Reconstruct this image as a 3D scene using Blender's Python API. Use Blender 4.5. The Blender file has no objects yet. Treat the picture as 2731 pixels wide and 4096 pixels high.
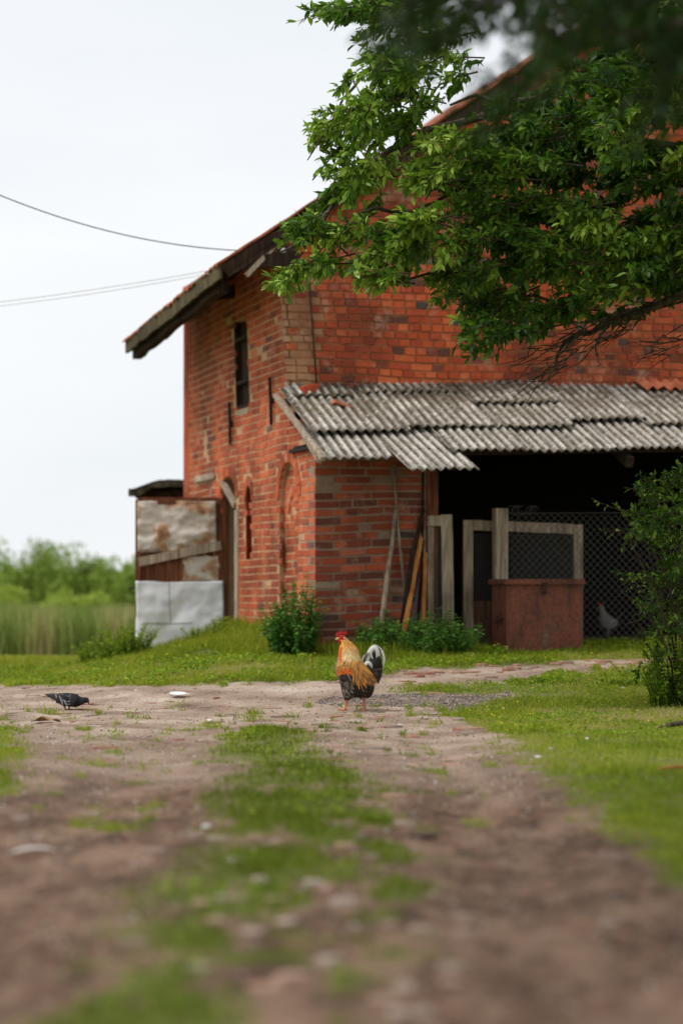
import bpy, math, random
import numpy as np
from mathutils import Vector, Matrix
random.seed(7); RNG = np.random.default_rng(11)
sc = bpy.context.scene
C = sc.collection
# ------------------------------------------------------------------ camera
CH = 0.87; F = 9671.0; CX = 1365.5; HY = 2376.0
cam = bpy.data.cameras.new("camera"); co = bpy.data.objects.new("camera", cam); C.objects.link(co)
co.location = (0, 0, CH); co.rotation_euler = (math.radians(90), 0, 0)
cam.sensor_fit = 'VERTICAL'; cam.sensor_height = 36.0; cam.sensor_width = 24.0; cam.lens = 85.0
cam.shift_y = 328 / 4096.0; cam.clip_start = 0.1; cam.clip_end = 6000
cam.dof.use_dof = True; cam.dof.focus_distance = 17.9; cam.dof.aperture_fstop = 1.4
sc.camera = co
# ------------------------------------------------------------------ world, sun
SUN_EL, SUN_AZ = math.radians(57), math.radians(-62)      # azimuth from +Y towards +X
w = bpy.data.worlds.new("World"); sc.world = w; w.use_nodes = True
nt = w.node_tree; nt.nodes.clear()
o_ = nt.nodes.new('ShaderNodeOutputWorld'); bg = nt.nodes.new('ShaderNodeBackground')
sky = nt.nodes.new('ShaderNodeTexSky'); sky.sky_type = 'NISHITA'; sky.sun_disc = False
sky.sun_elevation = SUN_EL; sky.sun_rotation = SUN_AZ
tc = nt.nodes.new('ShaderNodeTexCoord'); mp = nt.nodes.new('ShaderNodeMapping'); mp.inputs['Scale'].default_value = (1.2, 1.2, 5)
nz = nt.nodes.new('ShaderNodeTexNoise'); nz.inputs['Scale'].default_value = 2.2; nz.inputs['Detail'].default_value = 5
cr = nt.nodes.new('ShaderNodeValToRGB'); e = cr.color_ramp.elements
e[0].position = .3; e[0].color = (7.5, 7.85, 8.2, 1); e[1].position = .7; e[1].color = (8.9, 8.95, 9.0, 1)
mx = nt.nodes.new('ShaderNodeMix'); mx.data_type = 'RGBA'; mx.inputs[0].default_value = .93
L = nt.links.new
L(tc.outputs['Generated'], mp.inputs[0]); L(mp.outputs[0], nz.inputs['Vector']); L(nz.outputs['Fac'], cr.inputs[0])
L(sky.outputs[0], mx.inputs[6]); L(cr.outputs[0], mx.inputs[7]); L(mx.outputs[2], bg.inputs[0])
bg.inputs[1].default_value = .118; L(bg.outputs[0], o_.inputs[0])
sl = bpy.data.lights.new("sun", 'SUN'); sl.energy = 2.1; sl.angle = math.radians(14); sl.color = (1, .965, .91)
so = bpy.data.objects.new("sun", sl); C.objects.link(so)
sd = Vector((-math.cos(SUN_EL) * .985, -math.cos(SUN_EL) * .17, math.sin(SUN_EL)))      # towards the sun: left, a little behind the camera
sky.sun_rotation = math.atan2(sd.x, sd.y)
so.rotation_euler = sd.to_track_quat('Z', 'Y').to_euler()
sc.view_settings.view_transform = 'Standard'; sc.view_settings.look = 'None'
sc.view_settings.exposure = 0.0; sc.view_settings.gamma = 1
sc.cycles.use_denoising = True
sc.cycles.max_bounces = 6; sc.cycles.transparent_max_bounces = 4

# ------------------------------------------------------------------ helpers
def S(r, g, b):                                   # sRGB 0..255 -> linear
    f = lambda c: (c / 255 / 12.92) if c <= 10 else ((c / 255 + .055) / 1.055) ** 2.4
    return (f(r), f(g), f(b), 1)

class NT:
    def __init__(s, name, rough=.85, spec=.25):
        s.m = bpy.data.materials.new(name); s.m.use_nodes = True; s.t = s.m.node_tree
        s.b = s.t.nodes['Principled BSDF']; s.out = s.t.nodes['Material Output']
        s.b.inputs['Roughness'].default_value = rough; s.b.inputs['Specular IOR Level'].default_value = spec
        s.tc = s.n('TexCoord')
    def n(s, k, **kw):
        x = s.t.nodes.new('ShaderNode' + k)
        for a, v in kw.items(): setattr(x, a, v)
        return x
    def l(s, a, b): s.t.links.new(a, b)
    def noise(s, sc_=5, det=4, rough=.55, vec=None, scale=None, dist=0):
        x = s.n('TexNoise'); x.inputs['Scale'].default_value = sc_; x.inputs['Detail'].default_value = det
        x.inputs['Roughness'].default_value = rough; x.inputs['Distortion'].default_value = dist
        v = vec or s.tc.outputs['Object']
        if scale:
            m = s.n('Mapping'); m.inputs['Scale'].default_value = scale; s.l(v, m.inputs[0]); v = m.outputs[0]
        s.l(v, x.inputs['Vector']); return x.outputs['Fac']
    def vor(s, sc_=5, feature='F1', out='Distance', scale=None, rnd=1):
        x = s.n('TexVoronoi'); x.feature = feature; x.inputs['Scale'].default_value = sc_
        x.inputs['Randomness'].default_value = rnd
        v = s.tc.outputs['Object']
        if scale:
            m = s.n('Mapping'); m.inputs['Scale'].default_value = scale; s.l(v, m.inputs[0]); v = m.outputs[0]
        s.l(v, x.inputs['Vector']); return x.outputs[out]
    def ramp(s, fac, stops, interp='LINEAR'):
        x = s.n('ValToRGB'); x.color_ramp.interpolation = interp; e = x.color_ramp.elements
        while len(e) > 1: e.remove(e[0])
        for i, (p, c) in enumerate(stops):
            el = e[0] if i == 0 else e.new(p)
            el.position = p; el.color = c if len(c) == 4 else (*c, 1)
        s.l(fac, x.inputs[0]); return x.outputs[0]
    def mix(s, fac, a, b, mode='MIX'):
        x = s.n('Mix'); x.data_type = 'RGBA'; x.blend_type = mode
        for i, v in ((0, fac), (6, a), (7, b)):
            if hasattr(v, 'is_output') or hasattr(v, 'links'): s.l(v, x.inputs[i])
            else: x.inputs[i].default_value = v
        return x.outputs[2]
    def math(s, op, a, b=0.0):
        x = s.n('Math'); x.operation = op
        for i, v in ((0, a), (1, b)):
            if hasattr(v, 'links'): s.l(v, x.inputs[i])
            else: x.inputs[i].default_value = v
        return x.outputs[0]
    def attr(s, name):
        x = s.n('Attribute'); x.attribute_name = name; return x
    def bw(s, fac, a, b):                           # step from black to white between a and b
        return s.ramp(fac, [(a, (0, 0, 0)), (b, (1, 1, 1))])
    def color(s, c): 
        if hasattr(c, 'links'): s.l(c, s.b.inputs['Base Color'])
        else: s.b.inputs['Base Color'].default_value = c
        return s
    def bump(s, h, strength=.4, dist=.01):
        x = s.n('Bump'); x.inputs['Strength'].default_value = strength; x.inputs['Distance'].default_value = dist
        s.l(h, x.inputs['Height']); s.l(x.outputs[0], s.b.inputs['Normal']); return s

def mk(name, V, Fc, mats, parent=None, loc=None, rot=None, attrs=None, mi=None, smooth=False, cols=None):
    V = np.asarray(V, dtype=np.float32).reshape(-1, 3)
    me = bpy.data.meshes.new(name)
    if isinstance(Fc, np.ndarray):
        k = Fc.shape[1]; n = Fc.shape[0]
        me.vertices.add(len(V)); me.vertices.foreach_set('co', V.ravel())
        me.loops.add(n * k); me.loops.foreach_set('vertex_index', Fc.astype(np.int32).ravel())
        me.polygons.add(n); me.polygons.foreach_set('loop_start', np.arange(0, n * k, k, dtype=np.int32))
        me.polygons.foreach_set('loop_total', np.full(n, k, dtype=np.int32)); me.update(calc_edges=True)
    else:
        me.from_pydata(V.tolist(), [], [tuple(int(i) for i in f) for f in Fc]); me.update()
    for m in (mats if isinstance(mats, (list, tuple)) else [mats]): me.materials.append(m)
    if mi is not None: me.polygons.foreach_set('material_index', np.asarray(mi, dtype=np.int32))
    for a, v in (attrs or {}).items():
        at = me.attributes.new(a, 'FLOAT', 'POINT'); at.data.foreach_set('value', np.asarray(v, dtype=np.float32))
    if cols is not None:
        at = me.attributes.new('col', 'FLOAT_COLOR', 'POINT')
        c4 = np.ones((len(V), 4), dtype=np.float32); c4[:, :3] = cols; at.data.foreach_set('color', c4.ravel())
    if smooth: me.polygons.foreach_set('use_smooth', np.ones(len(me.polygons), dtype=bool))
    me.validate()
    ob = bpy.data.objects.new(name, me); C.objects.link(ob)
    if parent: ob.parent = parent
    if loc is not None: ob.location = loc
    if rot is not None: ob.rotation_euler = rot
    return ob

def tag(o, label=None, cat=None, group=None, kind=None):
    for k, v in (('label', label), ('category', cat), ('group', group), ('kind', kind)):
        if v: o[k] = v
    return o
def empty(name, loc, rz=0, label=None, cat=None, group=None):
    o = bpy.data.objects.new(name, None); C.objects.link(o); o.location = loc; o.rotation_euler = (0, 0, rz)
    o.empty_display_size = .1
    return tag(o, label, cat, group)

class MB:                                           # mesh bag
    def __init__(s): s.v = []; s.f = []; s.a = []; s.mi = []; s.n = 0
    def add(s, V, Fc, a=0.0, mi=0):
        V = np.asarray(V, float).reshape(-1, 3)
        s.v.append(V); s.f += [tuple(i + s.n for i in f) for f in Fc]
        s.a.append(np.full(len(V), a) if np.isscalar(a) else np.asarray(a)); s.mi += [mi] * len(Fc); s.n += len(V)
    BF = [(0, 3, 2, 1), (4, 5, 6, 7), (0, 1, 5, 4), (1, 2, 6, 5), (2, 3, 7, 6), (3, 0, 4, 7)]
    def box(s, lo, hi, a=0.0, mi=0, jit=0, M=None):
        x0, y0, z0 = lo; x1, y1, z1 = hi
        V = np.array([(x0, y0, z0), (x1, y0, z0), (x1, y1, z0), (x0, y1, z0), (x0, y0, z1), (x1, y0, z1), (x1, y1, z1), (x0, y1, z1)], float)
        if jit: V += RNG.uniform(-jit, jit, V.shape)
        if M is not None: V = np.array([(M @ Vector(p))[:] for p in V])
        s.add(V, s.BF, a, mi)
    def beam(s, p, q, wd, th, a=0.0, mi=0, up=(0, 0, 1), jit=0, n=1, wob=0):
        """bar from p to q, wd across, th thick, n segments with a little wobble"""
        p = np.array(p, float); q = np.array(q, float); d = q - p; d /= np.linalg.norm(d)
        u = np.cross(d, up); u /= np.linalg.norm(u); v = np.cross(u, d)
        V = []
        for i in range(n + 1):
            c = p + (q - p) * i / n + (RNG.uniform(-wob, wob, 3) if wob else 0)
            for a1, b1 in ((-1, -1), (1, -1), (1, 1), (-1, 1)):
                V.append(c + u * a1 * wd / 2 + v * b1 * th / 2 + (RNG.uniform(-jit, jit, 3) if jit else 0))
        Fc = [(0, 1, 2, 3), tuple(4 * n + k for k in (3, 2, 1, 0))]
        for i in range(n):
            for k in range(4): Fc.append((4 * i + k, 4 * i + 4 + k, 4 * i + 4 + (k + 1) % 4, 4 * i + (k + 1) % 4))
        s.add(V, Fc, a, mi)
    def tube(s, pts, rad, k=6, a=0.0, mi=0, cap=True):
        P = np.array(pts, float); n = len(P); R = np.full(n, rad) if np.isscalar(rad) else np.array(rad, float)
        T = np.gradient(P, axis=0); T /= np.linalg.norm(T, axis=1)[:, None] + 1e-12
        ref = np.array((0, 0, 1.)) if abs(T[0][2]) < .9 else np.array((1., 0, 0))
        V = []
        for i in range(n):
            u = np.cross(T[i], ref); u /= np.linalg.norm(u) + 1e-12; v = np.cross(T[i], u)
            for j in range(k):
                an = 2 * math.pi * j / k; V.append(P[i] + R[i] * (u * math.cos(an) + v * math.sin(an)))
        Fc = [(i * k + j, i * k + (j + 1) % k, (i + 1) * k + (j + 1) % k, (i + 1) * k + j) for i in range(n - 1) for j in range(k)]
        if cap: Fc += [tuple(range(k))[::-1], tuple((n - 1) * k + j for j in range(k))]
        s.add(V, Fc, a, mi)
    def build(s, name, mats, parent=None, smooth=False, loc=None, rot=None, warp=None):
        V = np.concatenate(s.v); 
        o = mk(name, V, s.f, mats, parent, loc, rot, {'rnd': np.concatenate(s.a)}, s.mi, smooth)
        if warp:                                    # cut the big faces first so that they bend with the bricks
            import bmesh
            bm = bmesh.new(); bm.from_mesh(o.data)
            for co_, no_ in [((0, 0, z_), (0, 0, 1)) for z_ in (2.8, 3.2, 3.6, 4.0)] + [((0, y_, 0), (0, 1, 0)) for y_ in (1.8, 2.6, 3.4, 4.2, 5.0)] + [((x_, 0, 0), (1, 0, 0)) for x_ in (.4, .8, 1.2)]:
                big = [f for f in bm.faces if f.calc_area() > .05]
                ge = set(big); [ge.update(f.edges) for f in big]; [ge.update(f.verts) for f in big]
                bmesh.ops.bisect_plane(bm, geom=list(ge), plane_co=co_, plane_no=no_)
            bmesh.ops.triangulate(bm, faces=[f for f in bm.faces if len(f.verts) > 4]); bm.to_mesh(o.data); bm.free()
            n = len(o.data.vertices); P = np.empty(n * 3, dtype=np.float32); o.data.vertices.foreach_get('co', P); o.data.vertices.foreach_set('co', warp(P.reshape(-1, 3)).ravel()); o.data.update()
        return o

_perm = RNG.random((256, 256))
def vnoise(x, y):
    x = np.asarray(x, float); y = np.asarray(y, float)
    xi = np.floor(x).astype(int); yi = np.floor(y).astype(int); fx = x - xi; fy = y - yi
    fx = fx * fx * (3 - 2 * fx); fy = fy * fy * (3 - 2 * fy)
    g = lambda a, b: _perm[a & 255, b & 255]
    return (g(xi, yi) * (1 - fx) + g(xi + 1, yi) * fx) * (1 - fy) + (g(xi, yi + 1) * (1 - fx) + g(xi + 1, yi + 1) * fx) * fy
def fbm(x, y, o=4):
    s = 0; a = .5; t = 0
    for i in range(o): s = s + a * vnoise(x * 2 ** i + 17 * i, y * 2 ** i + 31 * i); t += a; a *= .5
    return s / t
def sm(x, a, b):
    t = np.clip((np.asarray(x, float) - a) / (b - a), 0, 1); return t * t * (3 - 2 * t)
def inpoly(x, y, P):
    x = np.asarray(x, float); y = np.asarray(y, float); r = np.zeros(x.shape, bool); n = len(P)
    for i in range(n):
        x0, y0 = P[i]; x1, y1 = P[(i + 1) % n]
        if y0 == y1: continue
        c = ((y0 > y) != (y1 > y)) & (x < (x1 - x0) * (y - y0) / (y1 - y0) + x0); r ^= c
    return r
def at(px, py, Y): return np.array(((px - CX) / F * Y, Y, CH - (py - HY) / F * Y))

# ------------------------------------------------------------------ terrain
P0 = np.array((-.249, 23.3)); TH = math.radians(15.64); cT, sT = math.cos(TH), math.sin(TH)
def toloc(x, y):
    dx, dy = x - P0[0], y - P0[1]; return dx * cT + dy * sT, -dx * sT + dy * cT
def toworld(s, t): return P0[0] + s * cT - t * sT, P0[1] + s * sT + t * cT
def gz0(x, y):
    x = np.asarray(x, float); y = np.asarray(y, float)
    r = (.27 * sm(y, 17.6, 22.9) + .12 * sm(y, 23.0, 24.4)) * (.12 + .88 * sm(x + .05 * (y - 22), -3.1, -.5))
    fall = -.42 * sm(y, 26, 46) * (1 - sm(x, 6, 12)) - .37 * sm(y, 40, 90)*sm(x,-3,8) 
    return r + fall + .02 * (fbm(x * .8, y * .8, 2) - .5)
# the bare track: twin ruts, the crossing in front of the building and the branch to the right
TRACK = [(-1.5, 2), (-1.42, 8), (-1.5, 11), (-1.75, 13), (-2.1, 15.3), (-3.0, 16.0), (-9, 16.6), (-9, 24), (-3.3, 22.7), (-2.4, 21.4), (-1.5, 20.4),
         (-.6, 20.2), (-.05, 20.3), (.3, 20.7), (.75, 21.3), (1.6, 21.7), (2.7, 22.3), (4.5, 23), (4.6, 22.2), (2.75, 21.6), (2.0, 21.0), (1.5, 20.5), (.95, 20.1),
         (.45, 19.75), (.5, 19.5), (1.0, 19.55), (1.5, 19.4), (1.1, 18.8), (.85, 18.1), (.78, 17.2), (.95, 15.4), (1.02, 13), (1.04, 10), (.98, 7), (1.0, 2)]
MID = [(-.56, 2), (-.60, 5), (-.56, 7), (-.46, 8.5), (-.5, 10.5), (-.66, 13), (-.78, 15.2), (-.62, 16.1), (-.35, 15.7), (-.08, 13.6), (.16, 10.8), (.27, 8.4), (.26, 6.5), (.2, 5), (.18, 2)]
def grass_mask(x, y, soft=True):
    """1 grass, 0 bare"""
    x = np.asarray(x, float); y = np.asarray(y, float)
    wx = x + .22 * (fbm(x * 2.1 + 5, y * 1.1, 3) - .5) + .1 * (vnoise(x * 9, y * 5) - .5)
    wy = y + .9 * (fbm(x * 1.6 + 40, y * .9, 3) - .5) + .2 * (vnoise(x * 8 + 9, y * 5) - .5)
    g = 0; m = 0
    for ox, oy in ((0, 0), (.06, .2), (-.06, .2), (.06, -.2), (-.06, -.2), (.12, 0), (-.12, 0)):
        g = g + (~inpoly(wx + ox, wy + oy, TRACK)) / 7.; m = m + inpoly(wx + ox, wy + oy, MID) / 7.
    fine = fbm(x * 9 + 3, y * 5.5, 3)
    patch = fbm(x * 4.5 + 3, y * 2.6, 3) * .6 + fine * .4 + .22 * sm(y, 6.2, 10.5) + .20 * sm(-x, .26, .38) * (1 - sm(y, 7.5, 9))
    m = np.clip((patch - .585 + .22 * (m - .6)) * 9, 0, 1) * m
    g = np.clip(g * 1.5 - .25 + (g < .98) * (fine - .5) * 1.6, 0, 1) * (g > 0)
    sp = np.clip((fbm(x * 8 + 70, y * 6 + 11, 3) - .70) * 14, 0, 1) * (y > 9) * (y < 18.5)
    return np.clip(np.maximum(np.maximum(g, m), sp), 0, 1)
def gz(x, y):
    x = np.asarray(x, float); y = np.asarray(y, float)
    h = gz0(x, y); near = (y < 30) & (np.abs(x) < 9)
    rut = -.035 * np.exp(-((x - .55) / .26) ** 2) - .035 * np.exp(-((x + 1.0) / .28) ** 2)
    rut = rut * (1 - sm(y, 14, 17.5))
    hump = .025 * (fbm(x * 2.5, y * 2.0, 3) - .5) + .012 * (fbm(x * 11, y * 9, 2) - .5)
    return h + np.where(near, rut + hump, 0)
def G(px, py):
    Y = 18.0
    for _ in range(60):
        z = float(gz(np.array([(px - CX) / F * Y]), np.array([Y]))[0]); Yn = (CH - z) * F / max(py - HY, 1); Y += .5 * (Yn - Y)
    return (px - CX) / F * Y, Y, float(gz(np.array([(px - CX) / F * Y]), np.array([Y]))[0])

def axis(a, b, st, far, ratio=1.16):
    c = list(np.arange(a, b + 1e-6, st)); s = st; p = b; up = []
    while p < far: s *= ratio; p += s; up.append(p)
    s = st; p = a; dn = []
    while p > -far: s *= ratio; p -= s; dn.append(p)
    return np.array(dn[::-1] + c + up)
xs = axis(-4.2, 4.2, .035, 1500); ys = axis(4.0, 25.0, .045, 1500); ys = ys[ys > -60]
X, Y = np.meshgrid(xs, ys); nx, ny = len(xs), len(ys)
Z = gz(X, Y); GM = grass_mask(X, Y)
Z += np.where((np.abs(X) < 4.3) & (Y < 26) & (Y > 3), (1 - GM) * .012 * (vnoise(X * 22, Y * 16) - .5), 0)
idx = np.arange(nx * ny).reshape(ny, nx)
Q = np.stack([idx[:-1, :-1], idx[:-1, 1:], idx[1:, 1:], idx[1:, :-1]], -1).reshape(-1, 4)

t = NT('ground_soil', .95, .15)
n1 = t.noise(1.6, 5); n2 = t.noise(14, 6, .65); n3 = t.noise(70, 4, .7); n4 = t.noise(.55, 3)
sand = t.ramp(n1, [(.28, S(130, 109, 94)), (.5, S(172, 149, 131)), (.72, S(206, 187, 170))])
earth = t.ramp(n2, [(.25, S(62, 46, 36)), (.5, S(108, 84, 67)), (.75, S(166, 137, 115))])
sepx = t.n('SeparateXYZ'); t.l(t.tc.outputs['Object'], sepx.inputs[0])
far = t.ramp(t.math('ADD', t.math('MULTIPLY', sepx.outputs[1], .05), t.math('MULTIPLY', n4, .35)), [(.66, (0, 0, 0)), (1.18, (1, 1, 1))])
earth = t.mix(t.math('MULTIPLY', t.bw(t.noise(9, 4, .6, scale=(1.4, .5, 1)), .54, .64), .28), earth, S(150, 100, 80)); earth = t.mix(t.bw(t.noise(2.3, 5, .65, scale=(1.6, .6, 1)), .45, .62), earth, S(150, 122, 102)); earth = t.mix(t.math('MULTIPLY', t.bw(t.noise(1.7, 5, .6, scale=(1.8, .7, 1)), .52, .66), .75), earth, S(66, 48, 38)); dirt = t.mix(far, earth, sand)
brk = t.vor(7.5, 'F1', 'Color', scale=(1, .55, 0), rnd=.75)
bsep = t.n('SeparateXYZ'); t.l(brk, bsep.inputs[0])
edge = t.vor(7.5, 'DISTANCE_TO_EDGE', 'Distance', scale=(1, .55, 0), rnd=.75)
bm = t.math('MULTIPLY', t.bw(bsep.outputs[0], .62, .66), t.bw(edge, .06, .14))
bm = t.math('MULTIPLY', bm, t.bw(n1, .50, .66))
dirt = t.mix(t.math('MULTIPLY', t.math('MULTIPLY', bm, t.bw(n2, .4, .6)), .5), dirt, S(168, 124, 104))
speck = t.ramp(n3, [(.3, (.55, .55, .55)), (.5, (1, 1, 1)), (.68, (1.25, 1.25, 1.25))])
dirt = t.mix(.9, dirt, speck, 'MULTIPLY')
turf = t.ramp(n2, [(.3, S(82, 92, 38)), (.6, S(112, 126, 50)), (.8, S(146, 142, 74))])
gm = t.math('MULTIPLY', t.attr('grass').outputs['Fac'], t.bw(n2, .25, .55))
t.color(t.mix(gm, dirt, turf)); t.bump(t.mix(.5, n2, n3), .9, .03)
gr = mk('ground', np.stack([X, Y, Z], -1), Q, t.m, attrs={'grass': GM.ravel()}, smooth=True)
tag(gr, kind='structure')

# ------------------------------------------------------------------ vegetation tools
def leaf_mat(name, stops, rough=.45, spec=.4, trans=.35, tr_col=(.16, .30, .02, 1)):
    t = NT(name, rough, spec); a = t.attr('rnd').outputs['Fac']
    c = t.ramp(a, stops); t.color(c)
    t.b.inputs['Specular IOR Level'].default_value = spec * .55; tb = t.n('BsdfTranslucent'); ms = t.n('MixShader'); ms.inputs[0].default_value = trans
    t.l(t.mix(.5, c, tr_col, 'MIX'), tb.inputs[0])
    t.l(t.b.outputs[0], ms.inputs[1]); t.l(tb.outputs[0], ms.inputs[2]); t.l(ms.outputs[0], t.out.inputs[0])
    return t.m
def unit(a): return a / (np.linalg.norm(a, axis=-1, keepdims=True) + 1e-9)
def leaves(P, D, L_, W, rnd=None, fold=.25, up=None, curl=.15):
    """folded leaves: 7 vertices, 4 faces each; P roots, D directions"""
    n = len(P); D = unit(D); 
    ref = unit(RNG.normal(size=(n, 3)) * .55 + np.array((0, 0, 1.)) if up is None else up)
    u = unit(np.cross(D, ref)); nn = np.cross(u, D); L_ = np.broadcast_to(L_, n)[:, None]; W = np.broadcast_to(W, n)[:, None]
    pt = lambda a, b, c: P + D * L_ * a + u * W * b + nn * (W * c)
    cu = -curl * 1.2
    V = np.stack([P, pt(.28, .42, fold * .42), pt(.66, .40, fold * .4 + cu), pt(1, 0, cu * 2.4), pt(.66, -.40, fold * .4 + cu), pt(.28, -.42, fold * .42), pt(.5, 0, -.02)], 1).reshape(-1, 3)
    b = np.arange(n)[:, None] * 7
    Fq = np.concatenate([b + np.array((0, 6, 2, 1)), b + np.array((0, 5, 4, 6))]); Ft = np.concatenate([b + np.array((6, 3, 2)), b + np.array((6, 4, 3))])
    r = RNG.random(n) if rnd is None else rnd
    return V, Fq, Ft, np.repeat(r, 7)
def mk_leaves(name, sets, mat, parent=None, loc=None):
    V = []; T = []; A = []; n = 0
    for (v, q, tt, a) in sets:
        T += [q[:, [0, 1, 2]] + n, q[:, [0, 2, 3]] + n, tt + n]; V.append(v); A.append(a); n += len(v)
    V = np.concatenate(V)
    if loc is not None: V = V - np.array(loc)
    return mk(name, V, np.concatenate(T), mat, parent, attrs={'rnd': np.concatenate(A)}, smooth=True, loc=None)
def blades(x, y, h, wd, lean, z=None, rnd=None):
    """grass blades as two stacked pieces, tapering"""
    n = len(x); z = gz(x, y) if z is None else z
    an = RNG.random(n) * 6.283; la = RNG.random(n) * 6.283; ln = lean * RNG.random(n) * h
    ux, uy = np.cos(an) * wd / 2, np.sin(an) * wd / 2; lx, ly = np.cos(la) * ln, np.sin(la) * ln
    z = z - .004
    V = np.stack([np.stack([x - ux, y - uy, z], -1), np.stack([x + ux, y + uy, z], -1),
                  np.stack([x + ux * .8 + lx * .35, y + uy * .8 + ly * .35, z + h * .6], -1), np.stack([x - ux * .8 + lx * .35, y - uy * .8 + ly * .35, z + h * .6], -1),
                  np.stack([x + lx, y + ly, z + h], -1)], 1).reshape(-1, 3)
    b = np.arange(n)[:, None] * 5
    T = np.concatenate([b + np.array((0, 1, 2)), b + np.array((0, 2, 3)), b + np.array((3, 2, 4))])
    r = RNG.random(n) if rnd is None else rnd
    return V, T, np.repeat(r, 5)
# ------------------------------------------------------------------ the brick building
def left(px, py):
    a = (px - CX) / F; t_ = (P0[0] - a * P0[1]) / (sT + a * cT); return t_, CH - (py - HY) / F * (P0[1] + cT * t_)
def front(px, py, t_=0.0):
    a = (px - CX) / F; x0 = P0[0] - t_ * sT; y0 = P0[1] + t_ * cT
    q = (a * y0 - x0) / (cT - a * sT); return q, CH - (py - HY) / F * (y0 + q * sT)
def warp(V):                                        # the old corner has been pushed outwards near the top
    V = V.copy()
    V[:, 0] -= .055 * np.clip(V[:, 2] - 2.8, 0, 1.6) * np.clip(1 - (V[:, 1] - 1.12) / 4.7, 0, 1) * np.clip(1 - V[:, 0] / 1.2, 0, 1)
    return V
PL_L = lambda u, z, d: (-d, u, z)                   # left wall: u = depth, d = outwards
PL_F0 = lambda u, z, d: (u, -d, z)                  # lean-to front
PL_G = lambda u, z, d: (u, T1 - d, z)               # gable wall
T1 = 1.12; TB = 5.85
from mathutils.geometry import tessellate_polygon
def plate(mb, outer, holes, place, d0, d1, mi=1, a=.5, reveal_mi=None):
    loops = [outer] + holes
    flat = [p for l in loops for p in l]
    tri = tessellate_polygon([[Vector((p[0], p[1], 0)) for p in l] for l in loops])
    mb.add([place(p[0], p[1], d0) for p in flat], [tuple(t_) for t_ in tri], a, mi)
    mb.add([place(p[0], p[1], d1) for p in flat], [tuple(t_)[::-1] for t_ in tri], a, mi)
    for l in loops:
        n = len(l); V = [place(p[0], p[1], d0) for p in l] + [place(p[0], p[1], d1) for p in l]
        mb.add(V, [(i, (i + 1) % n, n + (i + 1) % n, n + i) for i in range(n)], a, reveal_mi if reveal_mi is not None else mi)
def bricks(mb, u0, u1, z0, z1, keep, place, ch=.077, st=.262, hd=.131, prot=(.004, .014), dk=.12, header=0, seed=3, tone=(0, 1), back=-.02, gap=.006, wob=.02):
    rng = np.random.default_rng(seed); k = 0; z = z0
    while z < z1:
        if rng.random() < header: off = rng.random() * hd; lens = hd
        elif k % 2: off = hd / 2; lens = None
        else: off = 0; lens = None
        u = u0 - off
        row = rng.random() * .004
        while u < u1:
            ln = lens or (st if rng.random() > .28 else hd)
            a, b = max(u, u0), min(u + ln, u1); u += ln
            if b - a < .03: continue
            kk = keep((a + b) / 2, z + ch / 2, b - a)
            if not kk: continue
            g = gap
            p = rng.uniform(*prot); 
            if rng.random() < .04: p -= .006
            j = lambda: rng.uniform(-.0035, .0035)
            r = rng.random()
            r = tone[0] + (tone[1] - tone[0]) * (.80 * r if rng.random() > dk else .86 + .14 * r)
            if kk is not True and kk == 2: r = .845; p = rng.uniform(-.004, .004)
            za, zb = z + g + row, z + ch - g + row
            V = []
            for (uu, zz) in ((a + g, za), (b - g, za), (b - g, zb), (a + g, zb)):
                V.append((uu + j(), zz + j() + wob * (float(vnoise(uu * 1.3 + seed, zz * 1.9)) - .5), p + rng.uniform(-.002, .002)))
            ci = .004
            F1 = [place(*v) for v in V]
            F0 = [place(v[0], v[1], back) for v in V]
            mb.add(F1 + F0, [(0, 1, 2, 3), (0, 4, 5, 1), (1, 5, 6, 2), (2, 6, 7, 3), (3, 7, 4, 0)], r, 0)
        z += ch; k += 1
def voussoirs(mb, cx, zc, rx, rz, th, place, n=11, a0=0, a1=math.pi, p=.012, seed=1):
    rng = np.random.default_rng(seed)
    for i in range(n):
        p0 = a0 + (a1 - a0) * (i + .07) / n; p1 = a0 + (a1 - a0) * (i + .93) / n
        pts = [(cx + rx * math.cos(p0), zc + rz * math.sin(p0)), (cx + (rx + th) * math.cos(p0), zc + (rz + th) * math.sin(p0)),
               (cx + (rx + th) * math.cos(p1), zc + (rz + th) * math.sin(p1)), (cx + rx * math.cos(p1), zc + rz * math.sin(p1))]
        q = p + rng.uniform(-.003, .003)
        mb.add([place(u, z, q) for u, z in pts] + [place(u, z, -.02) for u, z in pts], [(0, 1, 2, 3), (0, 4, 5, 1), (1, 5, 6, 2), (2, 6, 7, 3), (3, 7, 4, 0)], .15 + .5 * rng.random(), 0)
def archpts(u0, u1, zb, zs, rz, n=10):
    c = (u0 + u1) / 2; r = (u1 - u0) / 2
    return [(u0, zb), (u1, zb)] + [(c + r * math.cos(math.pi * i / n), zs + rz * math.sin(math.pi * i / n)) for i in range(n + 1)]
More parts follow.
